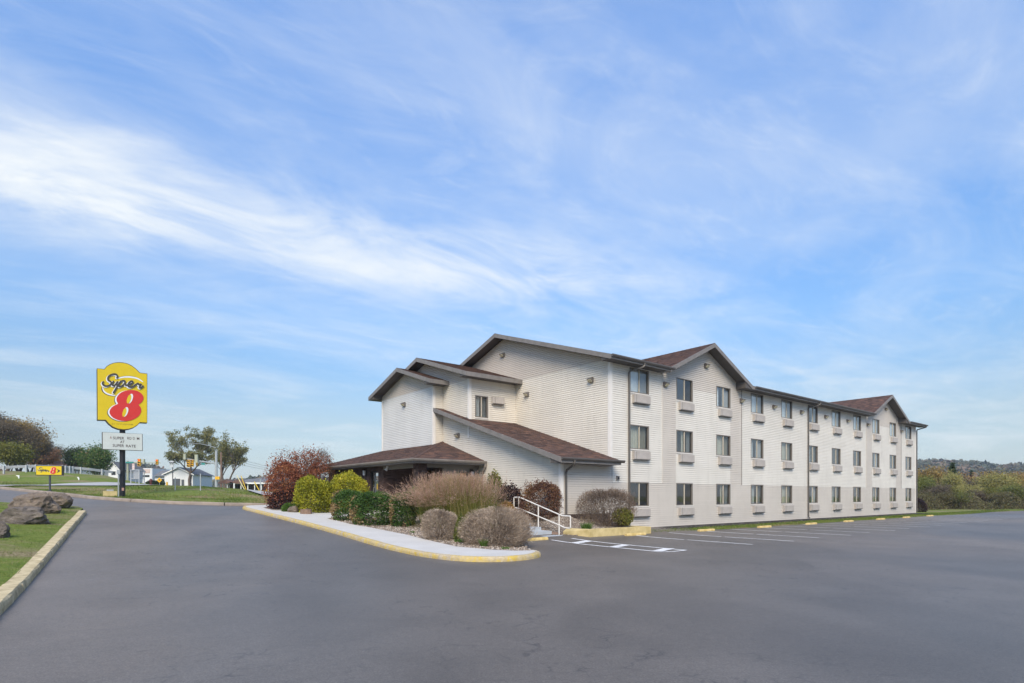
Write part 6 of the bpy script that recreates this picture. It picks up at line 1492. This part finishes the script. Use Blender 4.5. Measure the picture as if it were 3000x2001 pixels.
# ================================================================== far houses
mt['house_white'] = M('house_white', (.66, .68, .70), .7, .05); mt['house_grey'] = M('house_grey', (.42, .46, .50), .7, .05); mt['roof_grey'] = M('roof_grey', (.145, .15, .16), .85, .15, 2); mt['roof_brown'] = M('roof_brown', (.13, .075, .062), .85, .15, 2); mt['far_brick'] = M('far_brick', (.19, .095, .075), .85, .15, 3); mt['dark_glass'] = M('dark_window', (.035, .04, .045), .15, .1); mt['garage'] = M('garage_dark', (.075, .085, .10), .6, .1)
def house(name, label, u0, u1, y, v_eave, v_peak, depth, rz, wall, roof, wins=(), door=None, base_v=None, cat='house', over=.35):
    """gabled house, gable end facing the viewer between pixel columns u0 and u1 at distance y; wins: (fx0, fx1, fz0, fz1) on the gable end"""
    uc = (u0 + u1) / 2; p = gbase(uc, y); 
    if base_v: p.z = min(p.z, at(uc, base_v, y).z)
    r = empty(name, p, rz); tag(r, label, cat); hw = px(u1 - u0, y) / 2; ze = at(uc, v_eave, y).z - p.z; zp = at(uc, v_peak, y).z - p.z
    b = MB(); b.prism([(-hw, 0, -.6), (hw, 0, -.6), (hw, 0, ze), (0, 0, zp - .1), (-hw, 0, ze)], (0, depth, 0)); b.build('wall', wall, r)
    b = MB(); m_ = (zp - ze) / hw
    for sgn in (-1, 1): b.prism([(0, -over, zp), (sgn * (hw + over), -over, ze - m_ * over), (sgn * (hw + over), depth + over, ze - m_ * over), (0, depth + over, zp)], (0, 0, .12))
    ro = b.build('roof', roof, r)
    b = MB()
    for sgn in (-1, 1): b.prism([(0, -over - .03, zp + .12), (sgn * (hw + over), -over - .03, ze - m_ * over + .12), (sgn * (hw + over), -over - .03, ze - m_ * over - .08), (0, -over - .03, zp - .08)], (0, .028, 0))
    b.build('trim', mt['white_paint'], ro)
    for fx0, fx1, fz0, fz1, mm in wins:
        b = MB(); b.box(-hw + 2 * hw * fx0, -hw + 2 * hw * fx1, -.03, -.002, ze * fz0, ze * fz1); w_ = b.build('window' if fz0 > .1 else 'door', mm, r)
        b = MB(); x0, x1, a_, c_ = -hw + 2 * hw * fx0, -hw + 2 * hw * fx1, ze * fz0, ze * fz1; b.box(x0 - .08, x0, -.05, -.002, a_, c_); b.box(x1, x1 + .08, -.05, -.002, a_, c_); b.box(x0 - .08, x1 + .08, -.05, -.002, c_, c_ + .1); b.build('frame', mt['white_paint'], w_)
    return r
wh = house('white_house', 'white gabled house with a dark garage opening beyond the bank', 484, 563, 112, 1389, 1370, 9, .10, mt['house_white'], mt['roof_grey'], [(.28, .56, .0, .62, mt['garage']), (.88, .96, .62, .90, mt['dark_glass']), (.60, .70, .0, .55, mt['garage'])], base_v=1424)
b = MB(); b.box(-px(92, 112), -px(38, 112), 3.5, 9.5, -.5, 2.1); b.build('side_wing', mt['house_white'], wh)
b = MB(); b.prism([(-px(94, 112), 3.0, 2.0), (-px(94, 112), 10, 2.0), (-px(94, 112), 6.5, 3.3)], (px(58, 112), 0, 0)); b.build('wing_roof', mt['roof_grey'], wh)
for fx in (.42, .55, .70, .84): b = MB(); x = -px(92, 112) * (1 - fx * .55); b.box(x - .35, x + .35, 3.46, 3.498, .5, 1.5); b.build('window', mt['dark_glass'], wh)
shrub('hedge', 'dark trimmed hedge in front of the white house', 'hedge', gbase(455, 104), px(28, 104), .6, px(14, 104), mt['leaf_evergreen'], 3500, .13, seed=80, flat=.9, amp=.06)
lwb = empty('long_white_building', gbase(420, 128)); tag(lwb, 'long low white building behind the steel cage', 'building'); w0_, w1_ = px(-62, 128), px(18, 128); z_ = at(420, 1382, 128).z - lwb.location.z
MB().box(w0_, w1_, 0, 10, -.6, z_).build('wall', mt['house_white'], lwb); MB().box(w0_ - .3, w1_ + .3, -.4, 10.4, z_ + .002, z_ + .25).build('roof', mt['roof_grey'], lwb)
for i in range(6): x = w0_ + (w1_ - w0_) * (i + .4) / 6; MB().box(x, x + .6, -.04, -.002, .5, 1.9).build('window', mt['house_grey'], lwb)
tw_ = empty('white_store', gbase(424, 118)); tag(tw_, 'white flat fronted store with a faded board, left of the white house', 'building'); z_ = at(424, 1372, 118).z - tw_.location.z; MB().box(px(-10, 118), px(22, 118), 0, 8, -.6, z_).build('wall', mt['house_white'], tw_); MB().box(px(-6, 118), px(16, 118), -.06, -.002, z_ * .70, z_ * .95).build('sign_board', M('faded_board', (.50, .40, .36), .7, .15, 2), tw_); MB().box(px(-5, 118), px(14, 118), -.05, -.002, z_ * .46, z_ * .58).build('window', mt['dark_glass'], tw_)
house('grey_house', 'small grey gabled house behind the guard rail', 108, 172, 96, 1368, 1352, 11, -.55, mt['house_grey'], mt['roof_brown'], [(.42, .58, .45, .85, mt['dark_glass'])], base_v=1400)
h3 = house('white_cottage', 'white cottage partly hidden by the tall sign pole', 318, 348, 100, 1372, 1354, 7, .05, mt['house_white'], mt['roof_grey'], [(.3, .7, .35, .7, mt['dark_glass'])], base_v=1402)
bb = empty('brick_building', gbase(735, 96)); tag(bb, 'low brick building with a grey roof and covered walk', 'building'); x0_, x1_ = px(-62, 96), px(75, 96); z_ = at(735, 1414, 96).z - bb.location.z; zr_ = at(735, 1397, 96).z - bb.location.z
MB().box(x0_, x1_, 0, 12, -.6, z_).build('wall', mt['far_brick'], bb); b = MB(); b.prism([(x0_ - .3, -1.6, z_), (x1_ + 1, -1.6, z_), (x1_ + 1, 5, zr_), (x0_ + 4.5, 5, zr_)], (0, 0, .12)); b.build('roof', mt['roof_grey'], bb)
MB().box(x0_ - .2, x1_ + .8, -2.2, -1.62, z_ - .25, z_ - .02).build('walk_canopy', mt['white_paint'], bb)
for i in range(7): x = x0_ + (x1_ - x0_) * (i + .5) / 7; MB().box(x - .06, x + .06, -1.95, -1.83, -.6, z_ - .252).build('column', mt['white_paint'], bb); MB().box(x + .35, x + .95, -.05, -.002, .2, z_ * .8).build('window', mt['dark_glass'], bb)
for i, (f, w) in enumerate(((.30, .14), (.05, .1))): b = MB(); x = x0_ + (x1_ - x0_) * f; b.prism([(x - 1.6, -2.3, z_ - .2), (x + 1.6, -2.3, z_ - .2), (x, -2.3, z_ + .45)], (0, 2.0, 0)); b.build('porch_gable', mt['roof_brown'], bb)
# overhead wires between the wooden pole and the far right
b = MB(); p0 = at(648, 1330, 98)
for k in range(3):
    q = at(1000, 1386 - 6 * k, 140); pts = [p0.lerp(q, i / 10) + Vector((0, 0, -1.2 * math.sin(math.pi * i / 10) - .5 * k)) for i in range(11)]; b.tube(pts, .018, 4, cap=False)
o = b.build('overhead_wires', mt['black']); tag(o, 'thin overhead wires running right from the wooden pole', 'wires')

# ------------------------------------------------------------------ the air between the viewer and the hills
b = MB(); b.box(-1000, 1000, -1000, 1000, -9, 46)
hm_ = bpy.data.materials.new('haze_air'); hm_.use_nodes = True; nt_ = hm_.node_tree; nt_.nodes.clear()
ho = nt_.nodes.new('ShaderNodeOutputMaterial'); hv = nt_.nodes.new('ShaderNodeVolumePrincipled'); hv.inputs['Color'].default_value = (.80, .88, 1.0, 1); hv.inputs['Density'].default_value = .0004; hv.inputs['Anisotropy'].default_value = .2
nt_.links.new(hv.outputs[0], ho.inputs['Volume'])
o = b.build('haze', hm_); tag(o, 'thin pale haze over the distant hills', 'haze', kind='stuff')
